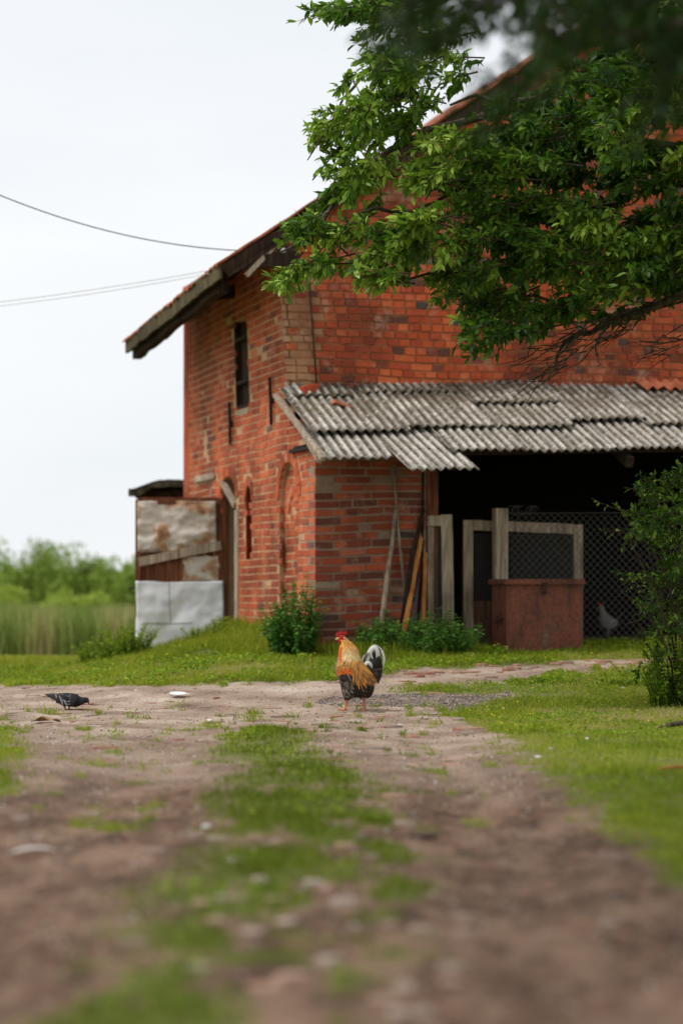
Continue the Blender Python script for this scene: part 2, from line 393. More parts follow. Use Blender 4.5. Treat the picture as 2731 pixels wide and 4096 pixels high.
def brickmat(name, pal, mort, moss=0):
    t = NT(name, .92, .12); a = t.attr('rnd').outputs['Fac']
    c = t.ramp(a, pal, 'CONSTANT'); n1 = t.noise(9, 5, .6); n2 = t.noise(60, 4, .6); n3 = t.noise(1.3, 4)
    c = t.mix(.75, c, t.ramp(n2, [(.3, (.62, .6, .6)), (.5, (1, 1, 1)), (.75, (1.2, 1.2, 1.15))]), 'MULTIPLY')
    c = t.mix(t.math('MULTIPLY', t.bw(n1, .58, .72), .45), c, mort)                # mortar and lime smeared over the faces
    c = t.mix(t.math('MULTIPLY', t.bw(n3, .42, .66), .62), c, S(104, 54, 42)); c = t.mix(t.math('MULTIPLY', t.bw(t.noise(.9, 6, .65, dist=.6), .5, .62), .5), c, S(98, 58, 46)); c = t.mix(t.math('MULTIPLY', t.bw(t.noise(3.1, 7, .72, dist=.4), .55, .66), .38), c, S(206, 176, 150))           # old dirt and damp patches
    t.color(c); t.bump(n2, .5, .006); return t.m
def mortarmat(name, c0, c1):
    t = NT(name, .97, .1); n1 = t.noise(11, 5, .6); n2 = t.noise(80, 3, .6)
    t.color(t.mix(n1, c0, c1)); t.bump(n2, .5, .006); return t.m
palG = [(0, S(192, 88, 54)), (.12, S(204, 98, 60)), (.24, S(178, 78, 52)), (.36, S(216, 112, 68)), (.46, S(196, 90, 54)), (.56, S(186, 84, 58)), (.66, S(208, 102, 62)), (.76, S(168, 76, 56)), (.82, S(192, 146, 108)), (.86, S(140, 76, 62)), (.91, S(108, 70, 62)), (.965, S(88, 76, 76))]
palF = [(0, S(168, 82, 56)), (.12, S(190, 96, 66)), (.24, S(142, 70, 54)), (.36, S(182, 104, 78)), (.46, S(166, 80, 54)), (.56, S(150, 76, 58)), (.66, S(192, 102, 70)), (.74, S(128, 68, 56)), (.79, S(164, 126, 100)), (.82, S(168, 146, 124)), (.86, S(112, 70, 60)), (.92, S(84, 74, 70)), (.965, S(160, 140, 120))]
palL = [(0, S(204, 104, 70)), (.14, S(194, 96, 64)), (.28, S(212, 114, 76)), (.42, S(184, 92, 66)), (.56, S(206, 106, 68)), (.70, S(194, 104, 76)), (.82, S(196, 150, 116)), (.86, S(156, 88, 68)), (.95, S(122, 86, 78))]
M_bG = brickmat('gable_brick', palG, S(182, 138, 102)); M_bF = brickmat('front_brick', palF, S(160, 134, 112)); M_bL = brickmat('side_brick', palL, S(196, 148, 112))
M_moG = mortarmat('gable_mortar', S(130, 88, 62), S(186, 134, 94)); M_moF = mortarmat('front_mortar', S(120, 100, 86), S(176, 154, 134)); M_moL = mortarmat('side_mortar', S(176, 134, 102), S(216, 176, 138))
def woodmat(name, c0, c1, c2, sc_=(3, 3, 14), st=.9, rough=.9):
    t = NT(name, rough, .15); g = t.noise(2.2, 6, .65, scale=(14, 14, 1.2), dist=.6); n = t.noise(3, 4); a = t.attr('rnd').outputs['Fac']
    c = t.ramp(g, [(.3, c0), (.52, c1), (.75, c2)])
    c = t.mix(.6, c, t.ramp(n, [(.3, (.6, .58, .55)), (.6, (1.1, 1.1, 1.1))]), 'MULTIPLY')
    c = t.mix(.7, c, t.ramp(a, [(0, (.7, .68, .66)), (1, (1.15, 1.15, 1.15))]), 'MULTIPLY')
    t.color(c); t.bump(g, .6, .006); return t.m
M_wgrey = woodmat('weathered_wood', S(104, 88, 74), S(166, 149, 130), S(206, 190, 170))
M_wdark = woodmat('dark_old_wood', S(34, 25, 20), S(60, 46, 36), S(92, 72, 56))
M_wmoss = woodmat('mossy_board', S(48, 42, 28), S(88, 78, 56), S(124, 114, 88))
M_worng = woodmat('fresh_wood', S(150, 92, 46), S(196, 130, 70), S(222, 166, 104))
M_wbrn = woodmat('brown_plank', S(84, 46, 32), S(126, 78, 56), S(164, 116, 88))
t = NT('iron', .7, .3); t.color(t.ramp(t.noise(20, 4), [(.35, S(40, 30, 26)), (.65, S(84, 52, 38))])); M_iron = t.m
t = NT('black_iron', .8, .2); t.color(S(38, 32, 30)); M_black = t.m
t = NT('render_patch', .95, .1); t.color(t.ramp(t.noise(7, 5), [(.3, S(150, 132, 112)), (.7, S(196, 180, 158))])); t.bump(t.noise(30, 3), .4, .01); M_plast = t.m
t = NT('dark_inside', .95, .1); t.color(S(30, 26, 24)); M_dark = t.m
t = NT('niche_red', .9, .1); t.color(t.ramp(t.noise(9, 4), [(.3, S(96, 34, 26)), (.7, S(140, 56, 42))])); M_niche = t.m

B = empty('brick_barn', (P0[0], P0[1], 0), TH, 'old red brick barn with sagging tiled gable roof and open lean-to', 'barn')
ROOF_K = .67
def zroof(s, t_): return 4.64 + ROOF_K * s - .2 * np.clip((t_ - T1) / 4.8, 0, 1.1) * np.clip(1 - s / 3, 0, 1.3)
def zlean(s, t_): return 2.89 - .40 * (T1 - t_) + .03 * s
# --- left wall
slit = left(945, 1290) + left(1000, 1625); SU0, SU1, SZ0, SZ1 = slit[2], slit[0], slit[3], slit[1]
DU0, DU1, DZB, DZS = 3.36, 4.16, .0, 1.93
NU0, NU1, NZ0, NZS = 2.63, 2.92, 1.24, 1.86
AU0, AU1, AZ0, AZS = .66, 1.44, .2, 1.84
topL = lambda u: (zlean(0, u) - .07) if u < T1 else 4.45 - .17 * (u - T1) / 4.7
outer = [(.0, -.8), (TB, -.8), (TB, topL(TB)), (T1, topL(T1 + .001)), (T1, topL(T1 - .01)), (0, topL(0))]
door_h = archpts(DU0, DU1, -.3, DZS, .25); nich_h = archpts(NU0, NU1, NZ0, NZS, .18); slit_h = [(SU0, SZ0), (SU1, SZ0), (SU1, SZ1), (SU0, SZ1)]
arch_h = archpts(AU0, AU1, AZ0, AZS, .36)
mb = MB()
outer_in = [(.014, -.8), (TB, -.8), (TB, topL(TB)), (T1 + .03, topL(T1 + .001)), (T1 + .03, topL(T1 - .01)), (.014, topL(0))]
plate(mb, outer_in, [door_h, nich_h, slit_h, arch_h], PL_L, -.003, -.05, 1)
plate(mb, outer_in, [door_h, nich_h, slit_h], PL_L, -.057, -.38, 1)
def keepL(u, z, ln):
    if z > topL(u) - .02: return False
    if DU0 - .03 < u < DU1 + .03 and z < DZS + .27: 
        c = (DU0 + DU1) / 2; r = (DU1 - DU0) / 2 + .13
        if z < DZS or ((u - c) / r) ** 2 + ((z - DZS) / .38) ** 2 < 1: return False
    if ((u - (NU0 + NU1) / 2) / .25) ** 2 + ((z - NZS) / .30) ** 2 < 1 and z > NZS: return False
    if NU0 - .0 < u < NU1 + .0 and NZ0 < z <= NZS: return False
    if SU0 - .02 < u < SU1 + .02 and SZ0 - .03 < z < SZ1 + .02: return False
    if AU0 < u < AU1 and AZ0 < z <= AZS: return False
    if z > AZS and ((u - 1.05) / (.39 + .12)) ** 2 + ((z - AZS) / (.36 + .12)) ** 2 < 1: return False
    if 4.35 < u < 5.4 and 2.16 < z < 2.27: return False
    if 4.75 < u < 4.95 and 2.35 < z < 2.8: return False
    if DU0 - .28 < u < DU0 and z < 2.05 and vnoise(u * 9, z * 5) > .8: return False
    return True
for ua, ub, sd_ in ((-.004, T1, 5), (T1, TB, 6)): bricks(mb, ua, ub, .0, 4.4, keepL, PL_L, seed=sd_, prot=(.000, .005), dk=.07, gap=.0085)
def keepA(u, z, ln): return AU0 < u < AU1 and AZ0 < z and (z < AZS or ((u - 1.05) / .39) ** 2 + ((z - AZS) / .33) ** 2 < 1)
PL_L2 = lambda u, z, d: (.052 - d, u, z)
bricks(mb, AU0, AU1, AZ0, 2.3, keepA, PL_L2, seed=8, prot=(.0, .004), dk=.05, gap=.0085)
voussoirs(mb, 1.05, AZS, .39, .36, .115, PL_L, 12, p=.012)
voussoirs(mb, 1.05, AZS - .14, .14, .16, .1, PL_L2, 7, p=.014)
voussoirs(mb, (NU0 + NU1) / 2, NZS, .145, .18, .10, PL_L, 8, p=.01)
voussoirs(mb, (DU0 + DU1) / 2, DZS, .40, .25, .12, PL_L, 11, p=.01)
bricks(mb, T1, TB, 4.3, 4.47, lambda u, z, l: True, lambda u, z, d: (-d - .07, u, z), seed=9, prot=(0, .01), back=-.1)
lw = mb.build('wall', [M_bL, M_moL], B, warp=warp); lw['label'] = 'side wall of pale orange brick with slit window'
# --- lean-to front wall
mb = MB(); FW = front(1703, 2000)[0]
plate(mb, [(0, -.3), (FW, -.3), (FW, zlean(FW, 0) - .07), (0, zlean(0, 0) - .07)], [], PL_F0, -.006, -.30, 1)
bricks(mb, -.012, FW, .15, 2.7, lambda u, z, l: z < zlean(u, 0) - .08, PL_F0, seed=21, prot=(-.003, .010), dk=.22, st=.255, hd=.125, ch=.0775, gap=.009, wob=.05)
fw = mb.build('wall', [M_bF, M_moF], B); fw['label'] = 'short front wall of worn dark red brick'
# --- gable wall above the lean-to
mb = MB(); ztop = lambda u: zroof(u, T1) - .12 if u < 6.2 else zroof(12.4 - u, T1) - .12
plate(mb, [(.075, -.3), (FW, -.3), (FW, 2.55), (11.5, 2.55), (11.5, -.3), (12.4, -.3), (12.4, ztop(12.4)), (6.2, ztop(6.2)), (.075, ztop(.075))], [], PL_G, -.009, -.36, 1)
def keepG(u, z, ln):
    if z > ztop(u) - .03: return False
    if u < .30 + .06 * ((z * 6.5) % 1 > .5) and 2.93 < z < 4.2:
        h = vnoise(u * 40 + 3, z * 57)
        if h < .26 and u > .07: return False
        if h < .74: return 2
    return True
bricks(mb, -.008, 7.0, 2.7, 8.2, keepG, PL_G, seed=33, prot=(-.002, .013), dk=.15, header=.42, back=-.03, gap=.0075, st=.236, hd=.122, wob=.035)
gw = mb.build('wall', [M_bG, M_moG], B, warp=warp); gw['label'] = 'gable wall of mixed red and dark bricks'
# far and right walls, floor and ceiling of the dark room
mb = MB(); mb.box((-.0, TB + .001, -.8), (12.4, TB + .3, 4.2)); mb.box((12.1, T1 + .4, -.5), (12.395, TB, 4.2))
mb.add([(0, TB + .3, 4.2), (12.4, TB + .3, 4.2), (6.2, TB + .3, 8.5), (0, TB, 4.2), (12.4, TB, 4.2), (6.2, TB, 8.5)], [(0, 1, 2), (5, 4, 3), (0, 2, 5, 3), (1, 4, 5, 2)])
rw = mb.build('wall', [M_bG], B)
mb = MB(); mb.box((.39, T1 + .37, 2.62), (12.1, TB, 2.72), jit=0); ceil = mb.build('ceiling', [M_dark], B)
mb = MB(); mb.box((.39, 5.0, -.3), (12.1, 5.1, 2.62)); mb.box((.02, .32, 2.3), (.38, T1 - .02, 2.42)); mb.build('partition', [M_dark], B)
# --- wall details
mb = MB(); 
for i in range(3):
    u = SU0 + .03 + (SU1 - SU0 - .06) * i / 3; mb.box((.07, u, SZ0 + .02), (.10, u + (SU1 - SU0 - .06) / 3 - .012, SZ1 - .01), RNG.random(), jit=.003)
win = mb.build('window', [M_wdark], B, warp=warp); win['label'] = 'tall narrow window closed with dark boards'
mb = MB(); fr = .045
mb.box((.0, SU0 + .002, SZ0), (.07, SU0 + fr, SZ1)); mb.box((.0, SU1 - fr, SZ0), (.07, SU1 - .002, SZ1)); mb.box((.002, SU0 + fr, SZ0), (.07, SU1 - fr, SZ0 + fr))
mb.box((-.004, SU0 + .04, 3.15), (.06, SU1 - .04, 3.19)); mb.box((-.004, SU0 + .04, 3.62), (.06, SU1 - .04, 3.66))
mb.build('frame', [M_wdark], win, warp=warp)
mb = MB(); mb.box((-.012, SU0 + .05, SZ0 - .07), (.02, SU1 - .02, SZ0 - .012), jit=.012); mb.build('sill', [M_plast], win)
for (px, ya, yb) in ((933, 1610, 1780), (1098, 1510, 1700)):
    u, za = left(px, ya); _, zb = left(px, yb)
    mb = MB(); mb.beam((-.035, u, zb), (-.035, u + .012, za), .035, .028, n=4, wob=.003, up=(1, 0, 0)); mb.box((-.045, u - .028, (za + zb) / 2 - .03), (-.012, u + .03, (za + zb) / 2 + .03))
    mb.build('wall_anchor', [M_black], B, warp=warp)
mb = MB(); nl_ = [(NU0 + .003 + (u - NU0) / (NU1 - NU0) * (NU1 - NU0 - .006), z + .002 if z < 1.3 else z - .003) for u, z in nich_h]; m_ = len(nl_)
V = [(.14, u, z) for u, z in nl_] + [(.006, u, z) for u, z in nl_]; mb.add(V, [tuple(range(m_))] + [(i, (i + 1) % m_, m_ + (i + 1) % m_, m_ + i) for i in range(m_)]); mb.build('niche', [M_niche], B)
mb = MB(); mb.box((-.035, 4.36, 2.175), (.0, 5.38, 2.25), jit=.02, a=.2); mb.build('lintel', [M_plast], B)
mb = MB(); mb.box((-.05, .12, 2.275), (.02, .86, 2.305), jit=.008); mb.box((-.04, .3, 2.31), (.01, .7, 2.33), jit=.008); mb.build('stone_slab', [M_black], B)
# cable and small rod on the gable corner
mb = MB(); a = front(1232, 1130, T1); b = front(1262, 1575, T1)
mb.tube([(a[0], T1 - .05, a[1]), (front(1240, 1300, T1)[0] + .01, T1 - .05, front(1240, 1300, T1)[1]), (b[0], T1 - .06, b[1])], .011, 5); mb.build('lightning_rod', [M_iron], B, True)
# --- door opening: frame, dark inside, open leaf
mb = MB(); mb.box((-.016, DU0 - .13, .3), (.02, DU0 + .012, 1.8), jit=.010, a=.8); mb.box((.0, DU1 - .05, .3), (.06, DU1 + .02, 1.9), jit=.01, a=.2)
mb.beam((.0, DU0 + .02, 1.84), (.0, DU1 - .1, 2.14), .06, .05, a=.4, up=(1, 0, 0)); mb.build('door_frame', [M_wgrey], B)
mb = MB(); V = [(.34, u, z) for u, z in door_h]; mb.add(V, [tuple(range(len(V)))]); mb.box((.12, DU0 + .55, .3), (.15, DU0 + .66, 1.9));  mb.build('dark_sheet_and_board', [M_wdark], B)  # dark sheet across the doorway stands for its unlit inside; one real board
# --- main roof
mb = MB(); ts = np.arange(.93, 6.12, .033); ss = np.arange(-.74, 6.21, .15)
def tz(s, t_): return zroof(s, t_) + .022 * np.abs(np.sin(t_ * math.pi / .2)) + .014 * ((s / .30) % 1) + .012 * (vnoise(s * 3.1 + 7, t_ * 5) - .5) * 2
for sgn in (1, -1):
    Tt, Ss = np.meshgrid(ts, ss); n0, n1 = Ss.shape
    Ssj = Ss + np.where(Ss < -.73, .02 * (vnoise(Tt * 5.1, Tt * 0 + 3) - .5) - .015 * np.abs(np.sin(Tt * math.pi / .2)), 0)
    Ttj = Tt + np.where(Tt < .94, .03 * (vnoise(Ss * 3.3, Ss * 0 + 9) - .5), 0)
    Zt = tz(Ssj, Tt); Xl = Ssj if sgn == 1 else 12.4 - Ssj
    Vt = np.stack([Xl, Ttj, Zt], -1).reshape(-1, 3); Vb = Vt - (0, 0, .022); ii = np.arange(n0 * n1).reshape(n0, n1)
    q = np.stack([ii[:-1, :-1], ii[:-1, 1:], ii[1:, 1:], ii[1:, :-1]], -1).reshape(-1, 4)
    per = list(ii[0, :]) + list(ii[1:, -1]) + list(ii[-1, -2::-1]) + list(ii[-2:0:-1, 0])
    N = n0 * n1; Fq = [tuple(f) for f in q] + [tuple(f[::-1] + N) for f in q] + [(per[k], per[(k + 1) % len(per)], per[(k + 1) % len(per)] + N, per[k] + N) for k in range(len(per))]
    mb.add(np.concatenate([Vt, Vb]), Fq, np.concatenate([RNG.random(N)] * 2))
t = NT('roof_tile', .85, .2); c = t.ramp(t.noise(6, 5), [(.3, S(92, 52, 38)), (.5, S(150, 80, 54)), (.7, S(184, 108, 78))])
c = t.mix(t.bw(t.noise(16, 4), .55, .66), c, S(92, 82, 58)); t.color(c); t.bump(t.noise(40, 3), .4, .006); M_tile = t.m
roof = mb.build('roof', [M_tile], B, False)
mb = MB()
for k in range(8):
    tt = 1.0 + k * .68; s0, s1 = -.66, 6.1
    mb.beam((s0, tt, zroof(s0, tt) - .115), (s1, tt, zroof(s1, tt) - .115), .09, .13, a=RNG.random())
mb.build('rafters', [M_wdark], roof)
mb = MB()
for k in range(10):
    s0 = -.62 + k * .55
    if k > 1: mb.beam((s0, .97, zroof(s0, .97) - .033), (s0, 6.05, zroof(s0, 6.05) - .033), .05, .03, a=RNG.random())
mb.build('battens', [M_wdark], roof)
mb = MB(); n = 22                                   # board along the eave, following the sag
for k in range(5):
    ta, tb = .96 + k * 1.02, .96 + (k + 1) * 1.02 - .015; za, zb = zroof(-.7, ta), zroof(-.7, tb)
    mb.beam((-.725, ta, za - .095), (-.725, tb, zb - .095), .028, .15 + .02 * RNG.random(), a=RNG.random(), n=6, wob=.011)
mb.build('eave_board', [M_wmoss], roof)
mb = MB()
for k in range(3):
    ta, tb = 1.35 + k * 1.58, 1.35 + (k + 1) * 1.58 - .02
    mb.beam((-.60, ta, zroof(-.60, ta) - .235), (-.60, tb, zroof(-.60, tb) - .25), .10, .13, a=.1, n=5, wob=.014)
mb.build('eave_beam', [M_wdark], roof)
mb = MB()
for k in range(7):
    s0 = -.7 + k * .95; s1 = s0 + .94; z0_, z1_ = zroof(s0, .95) - .105, zroof(s1, .95) - .105
    mb.beam((s0, .955, z0_ + .025), (s1, .955, z1_ + .025), .025, .085, a=RNG.random(), n=3, wob=.006)
mb.build('verge_board', [M_wdark], roof)
mb = MB(); mb.box((-.66, 1.2, 3.8), (-.05, 1.3, 3.8)) if False else None
for tt, zz in ((1.02, 4.26), (3.3, 4.2)):
    mb = MB(); mb.beam((.1, tt, zz), (-.62, tt, zz - .12), .11, .13, a=.3, n=3, wob=.01); mb.build('bracket', [M_wdark], roof)
mb = MB(); mb.beam((-.45, 1.0, 4.05), (-.1, 1.0, 4.42), .06, .05, a=1.0); mb.build('brace', [M_wgrey], roof)
# insulator where the wires arrive
q = front(1140, 1012, T1); hook = (q[0] - .05, T1 - .12, q[1])
mb = MB(); mb.tube([(hook[0], T1, hook[2] - .05), (hook[0], hook[1], hook[2] - .05), (hook[0], hook[1], hook[2] - .02)], .008, 5); mb.build('insulator_hook', [M_iron], B)
t = NT('porcelain', .25, .5); t.color(S(232, 228, 220)); M_porc = t.m
mb = MB(); mb.tube([(hook[0], hook[1], hook[2] - .035 + z) for z in (0, .012, .03, .04, .06, .07)], [.018, .028, .022, .03, .022, .008], 10); mb.build('insulator', [M_porc], B, True)
# --- corrugated lean-to roof
t = NT('fibre_cement', .92, .12); n1 = t.noise(5, 6, .65); n2 = t.noise(28, 5, .7); h = t.attr('wave').outputs['Fac']
c = t.ramp(n1, [(.25, S(150, 143, 134)), (.5, S(198, 192, 183)), (.75, S(226, 221, 214))])
c = t.mix(.8, c, t.ramp(n2, [(.35, (.5, .48, .45)), (.52, (1, 1, 1)), (.7, (1.2, 1.2, 1.2))]), 'MULTIPLY')
low = t.ramp(h, [(.25, (1, 1, 1)), (.75, (0, 0, 0))])                                   # valley mask: moss, and a darker tone all along the valleys
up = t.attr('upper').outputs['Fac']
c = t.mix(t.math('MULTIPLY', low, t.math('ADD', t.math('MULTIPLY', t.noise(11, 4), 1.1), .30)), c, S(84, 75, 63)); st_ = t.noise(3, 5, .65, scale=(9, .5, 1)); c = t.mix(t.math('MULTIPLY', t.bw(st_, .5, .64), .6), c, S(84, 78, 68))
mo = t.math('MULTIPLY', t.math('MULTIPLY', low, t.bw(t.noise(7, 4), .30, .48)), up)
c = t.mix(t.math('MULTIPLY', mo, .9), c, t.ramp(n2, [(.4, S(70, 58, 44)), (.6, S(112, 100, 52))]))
c = t.mix(t.math('MULTIPLY', t.math('MULTIPLY', t.bw(t.noise(2.6, 6, .65), .42, .54), up), .85), c, S(84, 70, 54)); c = t.mix(t.math('MULTIPLY', t.bw(t.noise(16, 5, .7), .56, .64), .5), c, S(222, 216, 204))
t.color(c); t.bump(n2, .5, .008); M_asb = t.m
def sheet(s0, s1, t_top, t_bot, lift=0.0, drop=0.0, skew=0.0, pitch=.092, amp=.0165, parent=None, mat=None, edge=.012):
    W = s1 - s0; nu = int(W / pitch * 12); nv = 10
    u = np.linspace(0, W, nu + 1); v = np.linspace(0, 1, nv + 1); U, Vv = np.meshgrid(u, v)
    jag = (edge * (vnoise(U * 17 + s0 * 9, Vv * 0 + 1) - .5) + .05 * np.clip(vnoise(U * 6 + s0 * 5, Vv * 0 + 4) - .68, 0, 1)) * (Vv > .99)
    T_ = t_top + (t_bot - t_top) * Vv + jag * 2; Sx = s0 + U + skew * Vv
    wv = .5 + .5 * np.cos(2 * math.pi * U / pitch)
    Zz = zlean(Sx, T_) + lift + amp * (2 * wv - 1) - drop * Vv + .008 * (vnoise(U * 2.5 + s0, Vv * 2) - .5)
    n = U.size; ii = np.arange(n).reshape(U.shape)
    q = np.stack([ii[:-1, :-1], ii[1:, :-1], ii[1:, 1:], ii[:-1, 1:]], -1).reshape(-1, 4)
    per = list(ii[0, :]) + list(ii[1:, -1]) + list(ii[-1, -2::-1]) + list(ii[-2:0:-1, 0])
    V1 = np.stack([Sx, T_, Zz], -1).reshape(-1, 3); V2 = V1 - (0, 0, .009)
    Fq = [tuple(f[::-1]) for f in q] + [tuple(f + n) for f in q] + [(per[k], per[(k + 1) % len(per)], per[(k + 1) % len(per)] + n, per[k] + n) for k in range(len(per))]
    upv = np.clip(1.1 - (Vv * .0 + (T1 - T_) / 1.7), 0, 1)
    return mk('sheet', np.concatenate([V1, V2]), Fq, mat or M_asb, parent, attrs={'wave': np.tile(wv.ravel(), 2), 'upper': np.tile(upv.ravel(), 2)}, smooth=True)
mb = MB()
for tt in (.0, .62, 1.05, -.45): mb.beam((-.05, tt, zlean(0, tt) - .065), (8.6, tt, zlean(8.6, tt) - .065), .07, .07, a=.3)
for s0 in (1.2, 3.0, 5.0, 7.0): mb.beam((s0, -.6, zlean(s0, -.6) - .14), (s0, T1 - .03, zlean(s0, T1) - .14), .08, .1, a=.2)
lr = mb.build('lean_to_roof', [M_wdark], B)
low_rows = [(-.10, .56, .30, -.72, 0, .01, 0), (.50, 1.20, .16, -.98, .016, .05, .13), (1.14, 1.95, .3, -.66, .03, .0, .0), (1.88, 2.85, .3, -.62, -.0, .0, .0), (2.76, 3.7, .3, -.62, .012, .0, 0), (3.62, 4.6, .3, -.6, .0, 0, 0), (4.52, 5.5, .3, -.64, .012, 0, 0), (5.42, 6.4, .3, -.6, 0, 0, 0), (6.32, 7.4, .3, -.62, .012, 0, 0), (7.3, 8.5, .3, -.62, 0, 0, 0)]
for (a, b, tt, tb, lf, dr, sk) in low_rows: sheet(a, b, tt, tb, lf, dr, sk, parent=lr)
up_rows = [(-.10, .9, T1 + .0, -.18, .065, .0, .0), (.82, 1.75, T1 + 0, -.12, .078, .0, 0), (1.68, 2.6, T1, -.10, .062, 0, 0), (2.5, 3.45, T1, .05, .075, 0, 0), (3.38, 4.3, T1, -.08, .06, 0, 0), (4.2, 5.2, T1, -.1, .072, 0, 0), (5.1, 6.2, T1, -.08, .06, 0, 0), (6.1, 7.2, T1, -.1, .072, 0, 0), (7.1, 8.5, T1, -.1, .06, 0, 0)]
for (a, b, tt, tb, lf, dr, sk) in up_rows: sheet(a, b, tt, tb, lf, dr, sk, parent=lr)
top_rows = [(-.02, .6, T1 + .0, .78, .10, 0, 0), (.7, 1.7, T1, .86, .10, 0, 0), (1.75, 2.7, T1, .5, .105, 0, 0)]
for (a, b, tt, tb, lf, dr, sk) in top_rows: sheet(a, b, tt, tb, lf, dr, sk, parent=lr)
t = NT('terracotta_sheet', .85, .2); t.color(t.ramp(t.noise(5, 4), [(.3, S(150, 78, 52)), (.6, S(204, 124, 92))])); M_terra = t.m
o = sheet(3.75, 5.6, T1, .86, .11, 0, 0, parent=lr, mat=M_terra, pitch=.12, amp=.02); o['label'] = 'orange clay-coloured sheet'
# verge slats of the lean-to on the left
mb = MB(); mb.beam((-.12, T1, zlean(0, T1) - .02), (-.12, -.70, zlean(0, -.70) - .03), .05, .035, a=.9, n=5, wob=.006); mb.beam((-.07, T1 - .1, zlean(0, T1) - .08), (-.10, -.5, zlean(0, -.55) - .10), .035, .03, a=.6, n=4, wob=.006)
mb.build('verge_slat', [M_wgrey], lr)
# doorpost at the edge of the opening
mb = MB(); mb.beam((FW + .075, .10, .2), (FW + .075, .08, 2.4), .12, .12, a=.35, n=4, wob=.004, up=(0, 1, 0)); mb.build('doorpost', [M_wbrn], B)

# ------------------------------------------------------------------ open door leaf standing out from the side wall
def Wp(s, t_, z): x, y = toworld(s, t_); return (x, y, z)
hx, hy = toworld(-.03, 4.12)
D = empty('barn_door', (hx, hy, .0), 0, 'patched plank door clad in dented sheet metal, swung open from the side wall', 'door')
Yd = hy                                             # leaf lies across the view: x from the hinge to the free edge
def dx(px): return (px - CX) / F * Yd - hx
def dz(py): return CH - (py - HY) / F * Yd
mb = MB(); xl, xr = dx(545), dx(898); zt, zb = dz(1995), dz(2600)
n = 9
for i in range(n):
    a, b = xl + (xr - xl) * i / n, xl + (xr - xl) * (i + 1) / n - .008; mb.box((a, .0, zb + .04), (b, .028, zt - .02 - .02 * RNG.random()), a=RNG.random(), jit=.004)
mb.box((xr - .05, -.02, zb), (xr + .02, .05, zt), a=.1, jit=.006); mb.box((xl - .01, -.012, zb + .3), (xl + .045, .04, zt - .01), a=.8, jit=.006)
mb.box((xl + .04, -.02, zt - .06), (xr - .05, .0, zt + .01), a=.5, jit=.008)
mb.build('planks', [M_wbrn], D)
def dent(x0, x1, z0, z1, y, amp, mat, name, seed, ztilt=0, edge=.012):
    nu, nv = 40, 40; U, V_ = np.meshgrid(np.linspace(0, 1, nu), np.linspace(0, 1, nv))
    Xd = x0 + (x1 - x0) * U + edge * (vnoise(V_ * 5 + seed, U * 0 + seed) - .5) * 2 * ((U < .01) | (U > .99)); Zd = z0 + (z1 - z0) * V_ + ztilt * U + edge * (vnoise(U * 6 + seed, V_ * 0) - .5) * 2 * ((V_ < .01) | (V_ > .99))
    Yd_ = y - amp * (fbm(U * 3.3 + seed, V_ * 3.1 + seed, 3) * 1.6 - .8) - .0
    ii = np.arange(nu * nv).reshape(nv, nu); q = np.stack([ii[:-1, :-1], ii[:-1, 1:], ii[1:, 1:], ii[1:, :-1]], -1).reshape(-1, 4)
    per = list(ii[0, :]) + list(ii[1:, -1]) + list(ii[-1, -2::-1]) + list(ii[-2:0:-1, 0]); N = nu * nv
    V1 = np.stack([Xd, Yd_, Zd], -1).reshape(-1, 3)
    Fq = [tuple(f) for f in q] + [tuple(f[::-1] + N) for f in q] + [(per[(k + 1) % len(per)], per[k], per[k] + N, per[(k + 1) % len(per)] + N) for k in range(len(per))]
    return mk(name, np.concatenate([V1, V1 + (0, .003, 0)]), Fq, mat, D, smooth=True)
t = NT('galvanised', .5, .5); t.b.inputs['Metallic'].default_value = .15
c = t.ramp(t.noise(4, 5), [(.3, S(214, 216, 220)), (.6, S(240, 241, 243)), (.8, S(216, 206, 194))]); t.color(c); M_galv = t.m
t = NT('rusting_sheet', .6, .35); n1 = t.noise(3.2, 5, .6); n2 = t.noise(12, 4)
c = t.ramp(n1, [(.0, S(222, 217, 211)), (.50, S(212, 202, 190)), (.56, S(190, 150, 116)), (.66, S(132, 86, 56)), (.8, S(178, 136, 106))])
c = t.mix(.5, c, t.ramp(n2, [(.35, (.72, .7, .68)), (.6, (1.05, 1.05, 1.05))]), 'MULTIPLY'); t.color(c); M_rsheet = t.m
zm = dz(2325)
dent(xl + .005, xr - .005, zm - .78 + .0, zm, -.034, .038, M_galv, 'metal_sheet', 3)
dent(xl + .02, xr - .09, dz(2205), zt - .03, -.04, .07, M_rsheet, 'metal_sheet', 8)
o = dent(dx(735), xr - .06, dz(2322), dz(2225), -.018, .008, M_rsheet, 'metal_sheet', 5)
mb = MB(); mb.beam((xl + .03, -.055, dz(2248)), (xr - .03, -.055, dz(2180)), .022, .10, a=.9, n=5, wob=.004); mb.beam((xl + .04, -.05, dz(2205)), (dx(640), -.05, dz(2200)), .02, .035, a=.0)
mb.build('cross_board', [M_wgrey], D)
mb = MB(); mb.tube([(dx(678), -.05, dz(2330)), (dx(680), -.055, dz(2410)), (dx(684), -.052, dz(2495))], .003, 5); mb.tube([(dx(575), -.055, dz(2493)), (dx(684), -.06, dz(2495)), (dx(770), -.05, dz(2492))], .004, 5)
mb.tube([(dx(515), -.01, dz(2355)), (dx(545), -.01, dz(2350)), (dx(570), -.01, dz(2352))], .01, 5); mb.build('wire_stay', [M_iron], D)
D['group'] = ''
del D['group']
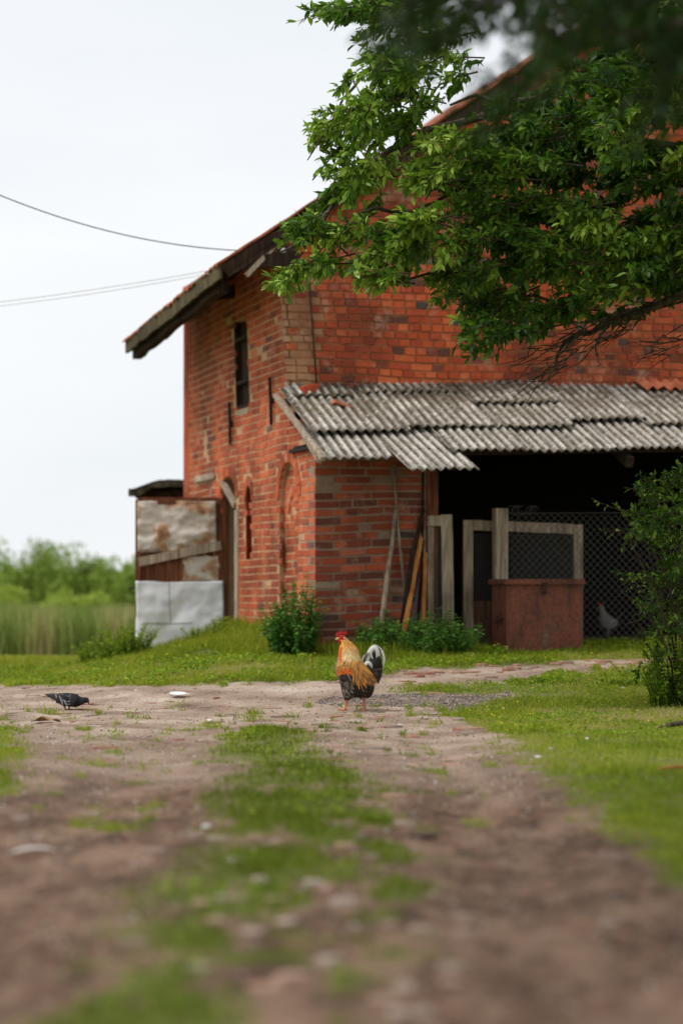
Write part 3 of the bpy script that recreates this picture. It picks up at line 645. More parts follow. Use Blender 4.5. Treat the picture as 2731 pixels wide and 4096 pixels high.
# small tar-paper roofed shed behind the far corner
x0, x1 = at(540, 0, 30.0)[0], at(790, 0, 30.0)[0]; zr = at(0, 1925, 30.0)[2]; gsh = float(gz(x0, 30.0))
SH = empty('plank_shed', (x0, 30.0, gsh), 0, 'low plank shed with ragged tar-paper roof behind the barn corner', 'shed')
mb = MB(); H = zr - gsh
for i in range(10):
    a = .08 + (x1 - x0 - .1) * i / 10; mb.box((a, .02, -.1), (a + .085, .05, H - .12), a=RNG.random(), jit=.006)
mb.box((.06, .05, -.1), (.1, 1.5, H - .14), a=.4); mb.box((x1 - x0 - .06, .05, -.1), (x1 - x0 - .02, 1.5, H - .14), a=.4); mb.box((.1, 1.46, -.1), (x1 - x0 - .06, 1.5, H - .1), a=.4); mb.build('wall', [M_wdark], SH)
t = NT('tar_paper', .95, .1); t.color(t.ramp(t.noise(9, 4), [(.35, S(52, 48, 40)), (.6, S(96, 92, 74)), (.8, S(120, 112, 88))])); t.bump(t.noise(14, 4), .6, .02); M_tar = t.m
nu, nv = 30, 12; U, V_ = np.meshgrid(np.linspace(0, 1, nu), np.linspace(0, 1, nv))
Xr = -.06 + (x1 - x0 + .1) * U; Yr = -.22 + 1.9 * V_ + .04 * (vnoise(U * 9, V_ * 0) - .5) * (V_ < .01); Zr = H - .10 + .02 * V_ + .11 * sm(U, 0, .45) + .03 * (fbm(U * 6, V_ * 4, 3) - .5)
ii = np.arange(nu * nv).reshape(nv, nu); q = np.stack([ii[:-1, :-1], ii[:-1, 1:], ii[1:, 1:], ii[1:, :-1]], -1).reshape(-1, 4); V1 = np.stack([Xr, Yr, Zr], -1).reshape(-1, 3); N = nu * nv
per = list(ii[0, :]) + list(ii[1:, -1]) + list(ii[-1, -2::-1]) + list(ii[-2:0:-1, 0])
V2 = V1 - np.array((0, 0, 1)) * (.06 + .05 * vnoise(V1[:, 0] * 9, V1[:, 1] * 9))[:, None]
mk('roof', np.concatenate([V1, V2]), [tuple(f) for f in q] + [tuple(f[::-1] + N) for f in q] + [(per[(k + 1) % len(per)], per[k], per[k] + N, per[(k + 1) % len(per)] + N) for k in range(len(per))], M_tar, SH)

# ------------------------------------------------------------------ fence, frames, poles and the box in front of the lean-to
def local_thing(name, s, t_, z, *a): x, y = toworld(s, t_); return empty(name, (x, y, z), TH, *a)
gzl = lambda s, t_: float(gz(*[np.array(v) for v in toworld(s, t_)]))
t = NT('wire', .6, .4); t.color(S(96, 94, 90)); M_wire = t.m
def meshwire(s0, s1, z0, z1, y, pitch, r, ox=0, sk=0):
    """diamond mesh of bent wires"""
    mb = MB(); H = z1 - z0; W = s1 - s0; n = int((W + H) / pitch)
    for i in range(-int(H / pitch) - 1, int(W / pitch) + 1):
        for d in (1, -1):
            a = i * pitch if d == 1 else i * pitch + H
            pts = []; 
            for k in range(0, int(H / pitch) * 2 + 1):
                zz = k * pitch / 2; xx = a + d * zz if d == 1 else a - zz
                if 0 <= xx <= W and zz <= H: pts.append((s0 + xx - ox, y + (.003 if (k + i) % 2 else -.003) * d, z0 + zz))
            if len(pts) > 1: mb.tube(pts, r, 3, cap=False)
    return mb
# screen frame beside the doorpost
A_t = .02; gA = gzl(1.3, A_t)
s0 = front(1700, 0, A_t)[0] - .0; s2, z2 = front(1784, 2062, A_t); s3, _ = front(1834, 2062, A_t); zt_ = z2; 
A = local_thing('screen_frame', s2, A_t, gA, 'weathered plank frame with fine mesh beside the brick wall and the poles', 'frame')
mb = MB(); mb.beam((.025, .0, -.05), (.0, 0, zt_ - gA + .01), .115, .035, a=.8, n=5, wob=.003, up=(0, 1, 0)); mb.build('stile', [M_wgrey], A)
mb = MB(); mb.box((-.20, -.018, zt_ - gA - .10), (-.058, .018, zt_ - gA), a=.7, jit=.004); mb.build('top_rail', [M_wgrey], A)
mb = MB(); mb.box((-.19, -.0, .1), (-.13, .03, zt_ - gA - .1), a=.1); mb.build('stile', [M_wgrey], A)
mb = meshwire(-.13, -.05, .1, zt_ - gA - .1, .01, .014, .0013); mb.build('mesh', [M_wire], A)
# framed wire door
Bt = .22; sb0, zb0 = front(1870, 2080, Bt); sb1, zb1 = front(2310, 2098, Bt); gB = gzl(sb0, Bt)
Fm = local_thing('wire_door', sb0, Bt, gB, 'wooden framed wire mesh door behind the rusty box and post', 'door')
wB = sb1 - sb0; hB = zb0 - gB; hB1 = zb1 - gB
mb = MB(); mb.beam((.0, 0, -.02), (0, 0, hB), .10, .04, a=.75, up=(0, 1, 0), n=4, wob=.003); mb.build('stile', [M_wgrey], Fm)
mb = MB(); mb.beam((wB, 0, -.02), (wB, 0, hB1), .095, .04, a=.95, up=(0, 1, 0), n=4, wob=.003); mb.build('stile', [M_wgrey], Fm)
mb = MB(); mb.beam((.052, 0, hB - .05), (wB - .05, 0, hB1 - .045), .036, .10, a=.8, n=6, wob=.003); mb.build('top_rail', [M_wgrey], Fm)
mb = MB(); zp = front(1900, 2404, Bt)[1] - gB; mb.box((.052, -.008, .08), (wB - .05, .012, zp), a=.2); mb.build('panel', [M_wbrn], Fm)
mb = meshwire(.05, wB - .05, .02, hB - .1, -.022, .033, .0016); mb.build('mesh', [M_wire], Fm)
# chain-link fence with its post
Ct = .06; sc0, zc0 = front(1999, 2034, Ct); gC = gzl(sc0, Ct)
Fe = local_thing('chain_link_fence', sc0, Ct, gC, 'chain-link fence with a thick concrete post across the dark opening', 'fence')
hC = zc0 - gC
mb = MB(); mb.beam((0, 0, -.1), (0, 0, hC), .125, .11, a=.7, up=(0, 1, 0), n=5, wob=.003, jit=.003); mb.build('post', [M_wgrey], Fe)
mb = MB(); mb.beam((3.6, .05, -.1), (3.6, .05, hC + .02), .10, .10, a=.5, up=(0, 1, 0), n=5, wob=.003); mb.build('post', [M_wgrey], Fe)
mb = meshwire(.06, 3.6, .02, hC + .02, -.05, .076, .0024); mb.tube([(.0, -.05, hC - .05), (1.5, -.05, hC - .03), (3.6, -.05, hC)], .003, 4); mb.build('mesh', [M_wire], Fe)
mb = MB()
for k in range(9):
    c = np.array((.1 + .05 * k * .6, -.05, hC - .02)); an = RNG.random() * 6
    mb.tube([c + .05 * np.array((math.cos(an + q_ * .7), .4 * math.sin(q_), math.sin(an + q_ * .9))) for q_ in range(6)], .002, 3)
mb.build('loose_wire', [M_wire], Fe)
# rusty box
bs0, bz0 = front(2024, 2325, -.5); bs1, _ = front(2329, 2325, -.5); gb = gzl(2.1, -.5); Wb = bs1 - bs0; Hb = bz0 - gb; Db = .42
BX = local_thing('metal_box', bs0, -.5, gb, 'rusty red-brown metal box with a hinged lid in front of the wire fence', 'box')
t = NT('rusty_paint', .75, .3); n1 = t.noise(4, 5, .6, scale=(1, 1, .45)); n2 = t.noise(24, 5, .65)
c = t.ramp(n1, [(.28, S(66, 44, 36)), (.42, S(100, 62, 48)), (.56, S(126, 72, 54)), (.62, S(106, 68, 54)), (.74, S(118, 96, 80))])
c = t.mix(.9, c, t.ramp(n2, [(.32, (.5, .48, .46)), (.5, (1, 1, 1)), (.72, (1.3, 1.2, 1.1))]), 'MULTIPLY'); c = t.mix(t.math('MULTIPLY', t.bw(t.noise(7, 5, .7), .6, .7), .6), c, S(52, 42, 36)); t.color(c); t.bump(n2, .4, .006); M_rust = t.m
mb = MB(); nv = 14
def face(P00, P10, P01, P11, nu=14, nv=14, amp=.004, nrm=(0, -1, 0), a=.5):
    U, V_ = np.meshgrid(np.linspace(0, 1, nu), np.linspace(0, 1, nv)); U = U[..., None]; V_ = V_[..., None]
    P = (np.array(P00) * (1 - U) + np.array(P10) * U) * (1 - V_) + (np.array(P01) * (1 - U) + np.array(P11) * U) * V_
    inner = (U > 0) & (U < 1) & (V_ > 0) & (V_ < 1)
    P = P + np.array(nrm) * amp * (fbm(U * 4 + P00[0] * 9, V_ * 4 + 3, 2) - .5) * 2 * inner
    ii = np.arange(nu * nv).reshape(nv, nu); q = np.stack([ii[:-1, :-1], ii[:-1, 1:], ii[1:, 1:], ii[1:, :-1]], -1).reshape(-1, 4)
    mb.add(P.reshape(-1, 3), [tuple(f) for f in q], a)
b0 = -.06
face((0, 0, b0), (Wb, 0, b0), (0, 0, Hb), (Wb, 0, Hb)); face((0, Db, b0), (0, 0, b0), (0, Db, Hb), (0, 0, Hb), nrm=(-1, 0, 0)); face((Wb, 0, b0), (Wb, Db, b0), (Wb, 0, Hb), (Wb, Db, Hb), nrm=(1, 0, 0))
face((Wb, Db, b0), (0, Db, b0), (Wb, Db, Hb), (0, Db, Hb), nrm=(0, 1, 0)); face((0, Db, b0), (Wb, Db, b0), (0, 0, b0), (Wb, 0, b0), nrm=(0, 0, -1), amp=0); face((0, 0, Hb), (Wb, 0, Hb), (0, Db, Hb), (Wb, Db, Hb), nrm=(0, 0, 1), amp=0)
mb.build('body', [M_rust], BX, smooth=False)
mb = MB(); mb.box((-.03, -.028, Hb - .005), (Wb + .012, Db + .02, Hb + .022), jit=.002); mb.box((-.032, -.030, Hb - .028), (Wb + .014, -.024, Hb + .010)); mb.box((-.034, -.024, Hb - .028), (-.028, Db + .02, Hb + .01)); mb.build('lid', [M_rust], BX)
mb = MB(); mb.box((Wb * .49 - .03, -.036, Hb - .035), (Wb * .49 + .03, -.03, Hb - .012)); mb.box((Wb * .49 - .007, -.040, Hb - .115), (Wb * .49 + .007, -.030, Hb - .03)); mb.box((Wb * .49 - .018, -.03, Hb - .125), (Wb * .49 + .018, -.004, Hb - .105)); mb.build('latch', [M_iron], BX)
mb = MB()
for (y0_, z0_, y1_, z1_) in ((.30, .60, .06, .64), (.22, .55, .24, .66), (.12, .57, .14, .70), (.32, .62, .1, .60)): mb.beam((-.006, y0_, Hb - 1.0 + z0_ + .0), (-.006, y1_, Hb - 1.0 + z1_), .006, .014, up=(1, 0, 0))
mb.build('bent_wire', [M_iron], BX)
# things leaning by the brick wall
def leaning(name, pts, t_, wd, mat, label, cat, flat=False, group=None, r=None):
    P = []
    for i, (px, py) in enumerate(pts):
        tt = t_[0] + (t_[1] - t_[0]) * i / (len(pts) - 1); s_, z_ = front(px, py, tt); P.append((s_, tt, z_))
    b = P[-1]; x, y = toworld(b[0], b[1]); g_ = gzl(b[0], b[1])
    d_ = np.array(P[-1]) - np.array(P[-2]); d_ /= abs(d_[2]); P[-1] = tuple(np.array(P[-1]) + d_ * max(0, P[-1][2] - g_ + .02)); b = P[-1]
    x, y = toworld(b[0], b[1]); P = [tuple(np.array(p) - np.array((b[0], b[1], b[2]))) for p in P]
    mb = MB()
    if flat:
        for p, q in zip(P[:-1], P[1:]): mb.beam(p, q, wd, .022, a=.5, up=(0, 1, 0), n=3, wob=.002)
    else: mb.tube(P, [wd / 2 * (.8 + .4 * i / (len(P) - 1)) for i in range(len(P))], 7)
    o = mb.build(name, [mat], None, not flat, loc=(x, y, b[2]), rot=(0, 0, TH)); return tag(o, label, cat, group)
leaning('wooden_pole', [(1574, 1860), (1590, 2100), (1604, 2230), (1614, 2318)], (-.03, -.10), .028, M_wgrey, 'thin grey pole reaching up to the corrugated roof edge', 'pole')
leaning('wooden_pole', [(1580, 2030), (1572, 2150), (1556, 2250), (1546, 2330), (1534, 2426)], (-.03, -.28), .045, M_wgrey, 'crooked peeled branch leaning on the brick wall, leftmost pole', 'pole')
leaning('wooden_pole', [(1694, 2040), (1672, 2130), (1648, 2230), (1624, 2400)], (-.02, -.22), .052, M_wdark, 'dark brown pole leaning between the grey pole and the orange boards', 'pole')
leaning('board', [(1684, 2140), (1660, 2270), (1630, 2440)], (-.04, -.26), .046, M_worng, 'long slanted orange wooden board leaning by the brick wall', 'board', True)
leaning('board', [(1700, 2212), (1698, 2300), (1694, 2430)], (-.05, -.12), .038, M_worng, 'short upright orange board beside the mesh frame', 'board', True)
t = NT('blue_black', .5, .4); t.color(S(44, 46, 66)); M_blue = t.m
leaning('tool_handle', [(1672, 2286), (1668, 2350), (1660, 2430)], (-.10, -.28), .022, M_blue, 'dark blue tool handle standing in front of the orange board', 'handle')
leaning('wooden_pole', [(1692, 1880), (1690, 2060), (1686, 2300), (1676, 2420)], (.0, -.1), .03, M_wdark, 'tall dark pole standing against the doorpost edge', 'pole')
# brick and slate lying at the upper left end of the lean-to roof
sb, zb_ = front(1212, 1590, .95)
mb = MB(); mb.box((-.09, -.06, 0), (.09, .06, .075), jit=.01)
x, y = toworld(.18, .93); o = mb.build('loose_brick', [M_bG], None, loc=(x, y, zlean(.18, .93) + .075), rot=(.12, -.2, TH + .35)); tag(o, 'loose orange brick lying on the top corner of the corrugated roof', 'brick', 'bricks on the lean-to roof')
mb = MB(); mb.box((-.11, -.05, 0), (.11, .05, .03), jit=.008); x, y = toworld(.42, .52); o = mb.build('broken_tile', [M_terra], None, loc=(x, y, zlean(.42, .52) + .055), rot=(-.1, .38, TH + .1)); tag(o, 'flat orange tile fragment lower down on the corrugated roof', 'tile')
# ------------------------------------------------------------------ wires
def wire(p, q, sag, r, mat, label, grp):
    pts = [np.array(p) + (np.array(q) - np.array(p)) * i / 24 - np.array((0, 0, 1)) * sag * 4 * (i / 24) * (1 - i / 24) for i in range(25)]
    mb = MB(); mb.tube([x - pts[0] for x in pts], r, 6); return tag(mb.build('overhead_wire', [mat], None, True, loc=tuple(pts[0])), label, 'wire', grp)
hkx, hky = toworld(hook[0], hook[1]); hk = (hkx, hky, hook[2] + .0)
t = NT('cable_black', .7, .2); t.color(S(84, 82, 82)); M_cab = t.m
t = NT('cable_grey', .6, .3); t.color(S(196, 194, 192)); M_cab2 = t.m
wire(at(-300, 640, 23.5), hk, .24, .006, M_cab, 'upper twisted dark cable sagging from the left to the barn gable', None)
wire(at(-300, 1240, 25), (hkx, hky - .01, hook[2] - .05), .05, .0035, M_cab2, 'lower pale grey wire, upper strand of the pair', None)
wire(at(-300, 1254, 25), (hkx, hky + .01, hook[2] - .07), .062, .003, M_cab2, 'lower pale grey wire, under strand of the pair', None)
# ------------------------------------------------------------------ grass
def scatter(n, y0, y1, ml=.6, pw=1.0, mr=.6):
    y = y0 + (y1 - y0) * RNG.random(n) ** pw; x = (RNG.random(n) * (.284 * y + ml + mr)) - .142 * y - ml
    return x, y
def inside_building(x, y): 
    s_, t_ = toloc(x, y); return (s_ > -.03) & (t_ > .0)
gstops = [(0, S(62, 78, 18)), (.3, S(104, 122, 28)), (.55, S(142, 156, 40)), (.78, S(176, 182, 60)), (.92, S(186, 176, 104)), (1, S(196, 174, 130))]
M_grass = leaf_mat('grass_blade', gstops, .6, .2, .4, (.34, .42, .03, 1))
Vs, Ts, As, nn_ = [], [], [], 0
def addb(x, y, h, wd, lean, rnd=None):
    global nn_
    v, t_, a = blades(x, y, h, wd, lean, rnd=rnd); Vs.append(v); Ts.append(t_ + nn_); As.append(a); nn_ += len(v)
for (n, y0, y1, hh, ww) in ((60000, 4.2, 9.5, .030, .0045), (110000, 9, 16, .030, .0042), (150000, 15, 21, .034, .0048), (170000, 20, 29, .042, .0065)):
    x, y = scatter(n, y0, y1); gm_ = grass_mask(x, y); m = (RNG.random(len(x)) < gm_) & ~inside_building(x, y); x, y, gm_ = x[m], y[m], gm_[m]
    cl = fbm(x * 3, y * 2.5, 3); h = hh * (.15 + 1.9 * np.clip(cl - .12, 0, 1)) * (.4 + 1.2 * RNG.random(len(x))); h *= np.where((y > 18) & (x < -1), 1.15, 1) * (.45 + .55 * gm_)
    dens = fbm(x * 1.3 + 9, y * 1.1, 2)
    keep = RNG.random(len(x)) < np.clip(.35 + 1.4 * dens, 0, 1)
    r = np.clip(.30 + .55 * RNG.random(len(x)) + .9 * (fbm(x * 1.2 + 3, y * .8 + 8, 3) - .5) - .42 * ((np.abs(x + .15) < .6) & (y < 16.5)) + .35 * ((x > 1.4) & (y < 18.5)) * (fbm(x * 2, y * 2, 2) - .3) + .75 * np.exp(-((x - 2.1) / .7) ** 2 - ((y - 16.3) / 1.1) ** 2) * fbm(x * 4, y * 3, 2), 0, 1)
    addb(x[keep], y[keep], h[keep], ww * (.6 + .8 * RNG.random(keep.sum())), 1.1, r[keep])
x, y = scatter(60000, 28, 46, 1.5); m = (x < 1) & ~inside_building(x, y); x, y = x[m], y[m]
addb(x, y, .07 + .06 * RNG.random(len(x)), .014, .8, np.clip(.45 + .5 * RNG.random(len(x)), 0, 1))
x, y = scatter(9000, 12, 26); m = (grass_mask(x, y) > .6) & ~inside_building(x, y) & (fbm(x * 1.7, y * 1.4, 2) > .45); x, y = x[m], y[m]; addb(x, y, .05 + .08 * RNG.random(len(x)) ** 2, .0035, 1.0, .55 + .45 * RNG.random(len(x)))
# taller weeds along the foot of the walls
tt = RNG.random(9000) * 6.2; ss_ = -RNG.random(9000) ** 2 * .8 - .03; x, y = toworld(ss_, tt); addb(x, y, .09 + .24 * RNG.random(9000) ** 1.5 * np.exp(ss_ * 2), .008, .7, .35 + .5 * RNG.random(9000))
ss_ = RNG.random(9000) * 5; tt = -RNG.random(9000) ** 1.6 * .9 - .02; x, y = toworld(ss_, tt); m = ~((ss_ > 1.86) & (ss_ < 2.7) & (tt > -.52)); addb(x[m], y[m], (.05 + .15 * RNG.random(m.sum()) ** 1.5) * np.where(ss_[m] > 1.5, .4, 1), .008, .7, .25 + .5 * RNG.random(m.sum()))
g = mk('grass', np.concatenate(Vs), np.concatenate(Ts), M_grass, attrs={'rnd': np.concatenate(As)}); tag(g, kind='stuff')
# low broad-leaved ground cover between the blades
sets = []
for (n, y0, y1, L0) in ((16000, 5, 15, .022), (46000, 14.5, 20.5, .024), (64000, 20, 27, .038)):
    x, y = scatter(n, y0, y1); m = (RNG.random(len(x)) < grass_mask(x, y) * 1.2 - .2) & ~inside_building(x, y) & (fbm(x * 2.8 + 30, y * 2.2 + 4, 3) > .45); x, y = x[m], y[m]; k = len(x)
    P = np.stack([x, y, gz(x, y) + RNG.random(k) * .03], -1); D_ = RNG.normal(size=(k, 3)) * (1, 1, .35) + (0, 0, .25)
    P[:, 2] += .035 * RNG.random(k) * (fbm(x * 4, y * 3, 2) * 2 - .6).clip(0, 1); sets.append(leaves(P, D_, L0 * (.6 + .8 * RNG.random(k)), L0 * .55, np.clip(.1 + .7 * RNG.random(k) + .5 * (fbm(x * 1.9, y * 1.6, 3) - .4), 0, 1)))
M_cover = leaf_mat('ground_cover_leaf', [(0, S(64, 92, 20)), (.4, S(106, 136, 30)), (.7, S(148, 172, 44)), (1, S(188, 200, 70))], .55, .3, .4, (.30, .42, .02, 1))
g = mk_leaves('ground_cover', sets, M_cover); tag(g, kind='stuff')
# tiny yellow flowers in the grass
x, y = scatter(700, 15, 24); m = (grass_mask(x, y) > .5) & ~inside_building(x, y) & (x > -2.5); x, y = x[m], y[m]; k = len(x)
P = np.stack([x, y, gz(x, y) + .035 + .02 * RNG.random(k)], -1)
t = NT('yellow_petal', .6, .2); t.color(S(220, 196, 40)); 
g = mk_leaves('yellow_flowers', [leaves(P, RNG.normal(size=(k, 3)) * (1, 1, .2), .011, .010), leaves(P, RNG.normal(size=(k, 3)) * (1, 1, .2), .011, .010)], t.m); tag(g, kind='stuff')
# reeds at the edge of the field
n = 34000; y = 40 + 16 * RNG.random(n) ** 1.3; x = -.142 * y * 1.25 + RNG.random(n) * (.142 * y * 1.25 - .5); m = (y > 40 + 3 * vnoise(x * .6, x * 0)) ; x, y = x[m], y[m]
z = gz(x, y); h = (.5 + .68 * RNG.random(len(x))) * (.75 + .35 * fbm(x * .5, y * .3, 2))
v, t_, a = blades(x, y, h, .032, .3, z, np.clip(fbm(x * 2.4, y * .3, 3) * 1.8 - .45 + .7 * (RNG.random(len(x)) - .5), 0, 1))
M_reed = leaf_mat('reed', [(0, S(104, 130, 60)), (.45, S(140, 156, 82)), (.7, S(176, 176, 112)), (.9, S(204, 188, 144)), (1, S(184, 154, 122))], .7, .15, .3, (.3, .35, .08, 1))
tag(mk('reeds', v, t_, M_reed, attrs={'rnd': a}), kind='stuff')

# ------------------------------------------------------------------ far bushes, each with trunk and crown
def far_bush(x, y, h, rx, mat, label, seed, nl=5200, ls=.15, group=None, name='bush'):
    rng = np.random.default_rng(seed); g_ = float(gz(x, y)); root = empty(name, (x, y, g_), 0, label, 'bush', group)
    P = []; D_ = []
    nb = 26
    for _ in range(nb):
        a = rng.random() * 6.28; rr = math.sqrt(rng.random()); u = rng.random() ** .7
        c = np.array((math.cos(a) * rr * rx, math.sin(a) * rr * rx * .8, h * (.18 + .68 * u) * (1 - .38 * rr * rr))); r0 = h * (.13 + .12 * rng.random())
        k = nl // nb; d = unit(rng.normal(size=(k, 3))); q = c + d * r0 * (rng.random((k, 1)) ** .35) * (1, 1, 1.15); P.append(q); D_.append(d + rng.normal(size=(k, 3)) * .6 + (0, 0, .35))
    k = nl // 6; a = rng.random(k) * 6.28; rr = np.sqrt(rng.random(k)); P.append(np.stack([np.cos(a) * rr * rx, np.sin(a) * rr * rx, rng.random(k) * h * .35], -1)); D_.append(rng.normal(size=(k, 3)))
    P = np.concatenate(P); D_ = np.concatenate(D_); P[:, 2] = np.maximum(P[:, 2], .03)
    mk_leaves('crown', [leaves(P, D_, ls * (.6 + .8 * rng.random(len(P))), ls * .55)], mat, root)
    mb = MB()
    for i in range(5):
        a = rng.random() * 6.28; mb.tube([(0, 0, -.1), (math.cos(a) * rx * .2, math.sin(a) * rx * .2, h * .35), (math.cos(a) * rx * .5, math.sin(a) * rx * .4, h * .7)], [.06, .04, .02], 5)
    mb.build('trunk', [M_wdark], root)
M_far1 = leaf_mat('far_leaf', [(0, S(88, 114, 42)), (.5, S(132, 156, 62)), (1, S(176, 192, 96))], .65, .2, .35, (.2, .35, .05, 1))
M_far2 = leaf_mat('far_leaf_yellow', [(0, S(134, 158, 60)), (.5, S(164, 182, 78)), (1, S(190, 200, 104))], .65, .2, .4, (.3, .42, .05, 1))
def fb(px, py_top, Yd, rxpx, *a, **k): p = at(px, py_top, Yd); far_bush(p[0], Yd, p[2] - float(gz(p[0], Yd)), rxpx * Yd / F, *a, **k)
fb(-60, 2140, 84, 150, M_far1, 'tall green bush at the far left edge of the field', 1, group='green bushes along the far side of the field')
fb(170, 2150, 82, 150, M_far1, 'broad green bush, highest of the row beyond the reeds', 2, group='green bushes along the far side of the field')
fb(320, 2195, 80, 130, M_far1, 'rounded green bush in the middle of the far row', 3, group='green bushes along the far side of the field')
fb(450, 2235, 79, 110, M_far1, 'lower green bush in the dip of the far row left of the door', 4, group='green bushes along the far side of the field')
fb(590, 2190, 74, 110, M_far1, 'green bush partly hidden by the patched barn door', 5, group='green bushes along the far side of the field')
fb(60, 2345, 62, 190, M_far2, 'low yellow-green thicket at the left edge behind the reeds', 6, nl=6000, ls=.10, group='yellow-green thickets behind the reeds')
fb(300, 2345, 61, 150, M_far2, 'low yellow-green thicket sloping down towards the barn', 7, nl=5200, ls=.10, group='yellow-green thickets behind the reeds')
x = -34 + 30 * RNG.random(9000); y = 90 + 12 * RNG.random(9000); P = np.stack([x, y, gz(x, y) + 1.9 * RNG.random(9000) ** .8 * (.5 + .8 * vnoise(x * .35, y * 0))], -1)
tag(mk_leaves('treeline', [leaves(P, RNG.normal(size=(9000, 3)), .5, .3)], M_far1), kind='stuff')

# ------------------------------------------------------------------ leafy plants near the walls
M_nettle = leaf_mat('nettle_leaf', [(0, S(44, 74, 28)), (.4, S(70, 110, 42)), (.8, S(100, 142, 54)), (1, S(142, 164, 64))], .5, .35, .3, (.12, .3, .03, 1))
M_stem = NT('green_stem', .7, .2).color(S(84, 98, 46)).m
def leafy_plant(name, x, y, h, r, ns, label, cat, seed, L0=.06, mat=None, taper=1.0, group=None, wide=.55):
    rng = np.random.default_rng(seed); g_ = float(gz(x, y)); root = empty(name, (x, y, g_), 0, label, cat, group)
    sets = []; mb = MB()
    for i in range(ns):
        a = rng.random() * 6.283; rr = math.sqrt(rng.random()); bx, by = math.cos(a) * rr * r * .7, math.sin(a) * rr * r * .7
        hh = h * (.55 + .45 * rng.random()) * (1 - .45 * taper * rr); lean = np.array((math.cos(a), math.sin(a))) * rr * r * .5 + rng.normal(size=2) * .03
        zb = float(gz(x + bx, y + by)) - g_
        pts = [np.array((bx + lean[0] * u ** 1.5, by + lean[1] * u ** 1.5, zb - .02 + (hh + .02) * u - .0)) for u in np.linspace(0, 1, 5)]
        mb.tube(pts, [.005, .004, .0035, .003, .0015], 4, cap=False)
        if ns <= 5: mb.build('stem', [M_stem], root); mb = MB()
        nl = max(8, int(hh / .026)); us = np.linspace(.12, 1, nl)
        P = []; Dd = []; Ll = []
        for j, u in enumerate(us):
            c = np.array((bx + lean[0] * u ** 1.5, by + lean[1] * u ** 1.5, zb + hh * u)); b0 = rng.random() * 6.28
            for q_ in range(3):
                b = b0 + q_ * 2.1; P.append(c); Dd.append((math.cos(b), math.sin(b), .25 - .75 * rng.random() + .3 * (u > .9))); Ll.append(L0 * (1.15 - .6 * u) * (.6 + .7 * rng.random()))
        Ll = np.array(Ll); sets.append(leaves(np.array(P), np.array(Dd), Ll, Ll * wide, rng.random(len(Ll)) * .55 + .4 * np.repeat(us, 3) ** 2))
    mk_leaves('foliage', sets, mat or M_nettle, root)
    if ns > 5: mb.build('stem', [M_stem], root)
def on_wall(px, py, t_=None, s_=None):
    pass
x, y = toworld(-.24, -.26); leafy_plant('nettle_bush', x - .02, y, .82, .27, 46, 'tall dark green nettle clump climbing at the barn corner', 'plant', 1, .075)
leafy_plant('nettle_bush', x + .06, y + .04, 1.25, .07, 5, 'thin tall weed shoots rising above the corner nettles', 'plant', 21, .055)
x, y = toworld(.62, -.30); leafy_plant('nettle_bush', x, y, .50, .30, 44, 'small nettle patch below the leaning poles', 'plant', 2, .075)
x, y = toworld(1.06, -.60); leafy_plant('nettle_bush', x, y, .52, .42, 90, 'broad drooping nettle patch in front of the mesh frame', 'plant', 3, .085, wide=.38)
x, y = toworld(.88, -.16); leafy_plant('weed', x, y, .52, .05, 3, 'single upright weed among the leaning poles', 'plant', 4, .07)
for (px, Yp, h, r, ns, lb, sd_) in ((500, 26.2, .46, .34, 44, 'leafy green clump left of the open door bottom', 5), (405, 26.6, .30, .36, 34, 'low leafy clump at the left end of the bank', 6),
                                 (800, 26.3, .28, .18, 14, 'small weed in front of the galvanised door sheet', 8), (905, 26.2, .34, .20, 16, 'weed with pale tops at the doorway', 9), (985, 25.6, .24, .22, 18, 'low weed along the side wall past the doorway', 10), (1060, 24.8, .16, .22, 16, 'low weed between doorway and corner nettles', 11)):
    x = (px - CX) / F * Yp; leafy_plant('weed', x, Yp, h, r, ns, lb, 'plant', sd_, .06, M_cover, .4)
for (px, py, h, r, ns, lb, sd_) in ((2600, 2740, .12, .2, 26, 'bright green low weed at the foot of the right shrub', 12), (2460, 2745, .09, .16, 16, 'small light weed left of the right shrub', 13), (2600, 2560, .16, .2, 14, 'weed growing against the chain-link fence', 14)):
    x, y, z = G(px, py); leafy_plant('weed', x, y, h, r, ns, lb, 'plant', sd_, .035, M_cover, .4)

for (px, Yp, h, r, ns, lb, sd_) in ((2690, 18.0, .62, .24, 34, 'leafy undergrowth at the foot of the right shrub', 31), (2660, 22.6, .30, .25, 22, 'leafy weed behind the right shrub by the fence', 32), (1960, 22.75, .15, .16, 12, 'tiny weed at the left foot of the rusty box', 33)):
    leafy_plant('weed', (px - CX) / F * Yp, Yp, h, r, ns, lb, 'plant', sd_, .045, M_cover, .4)
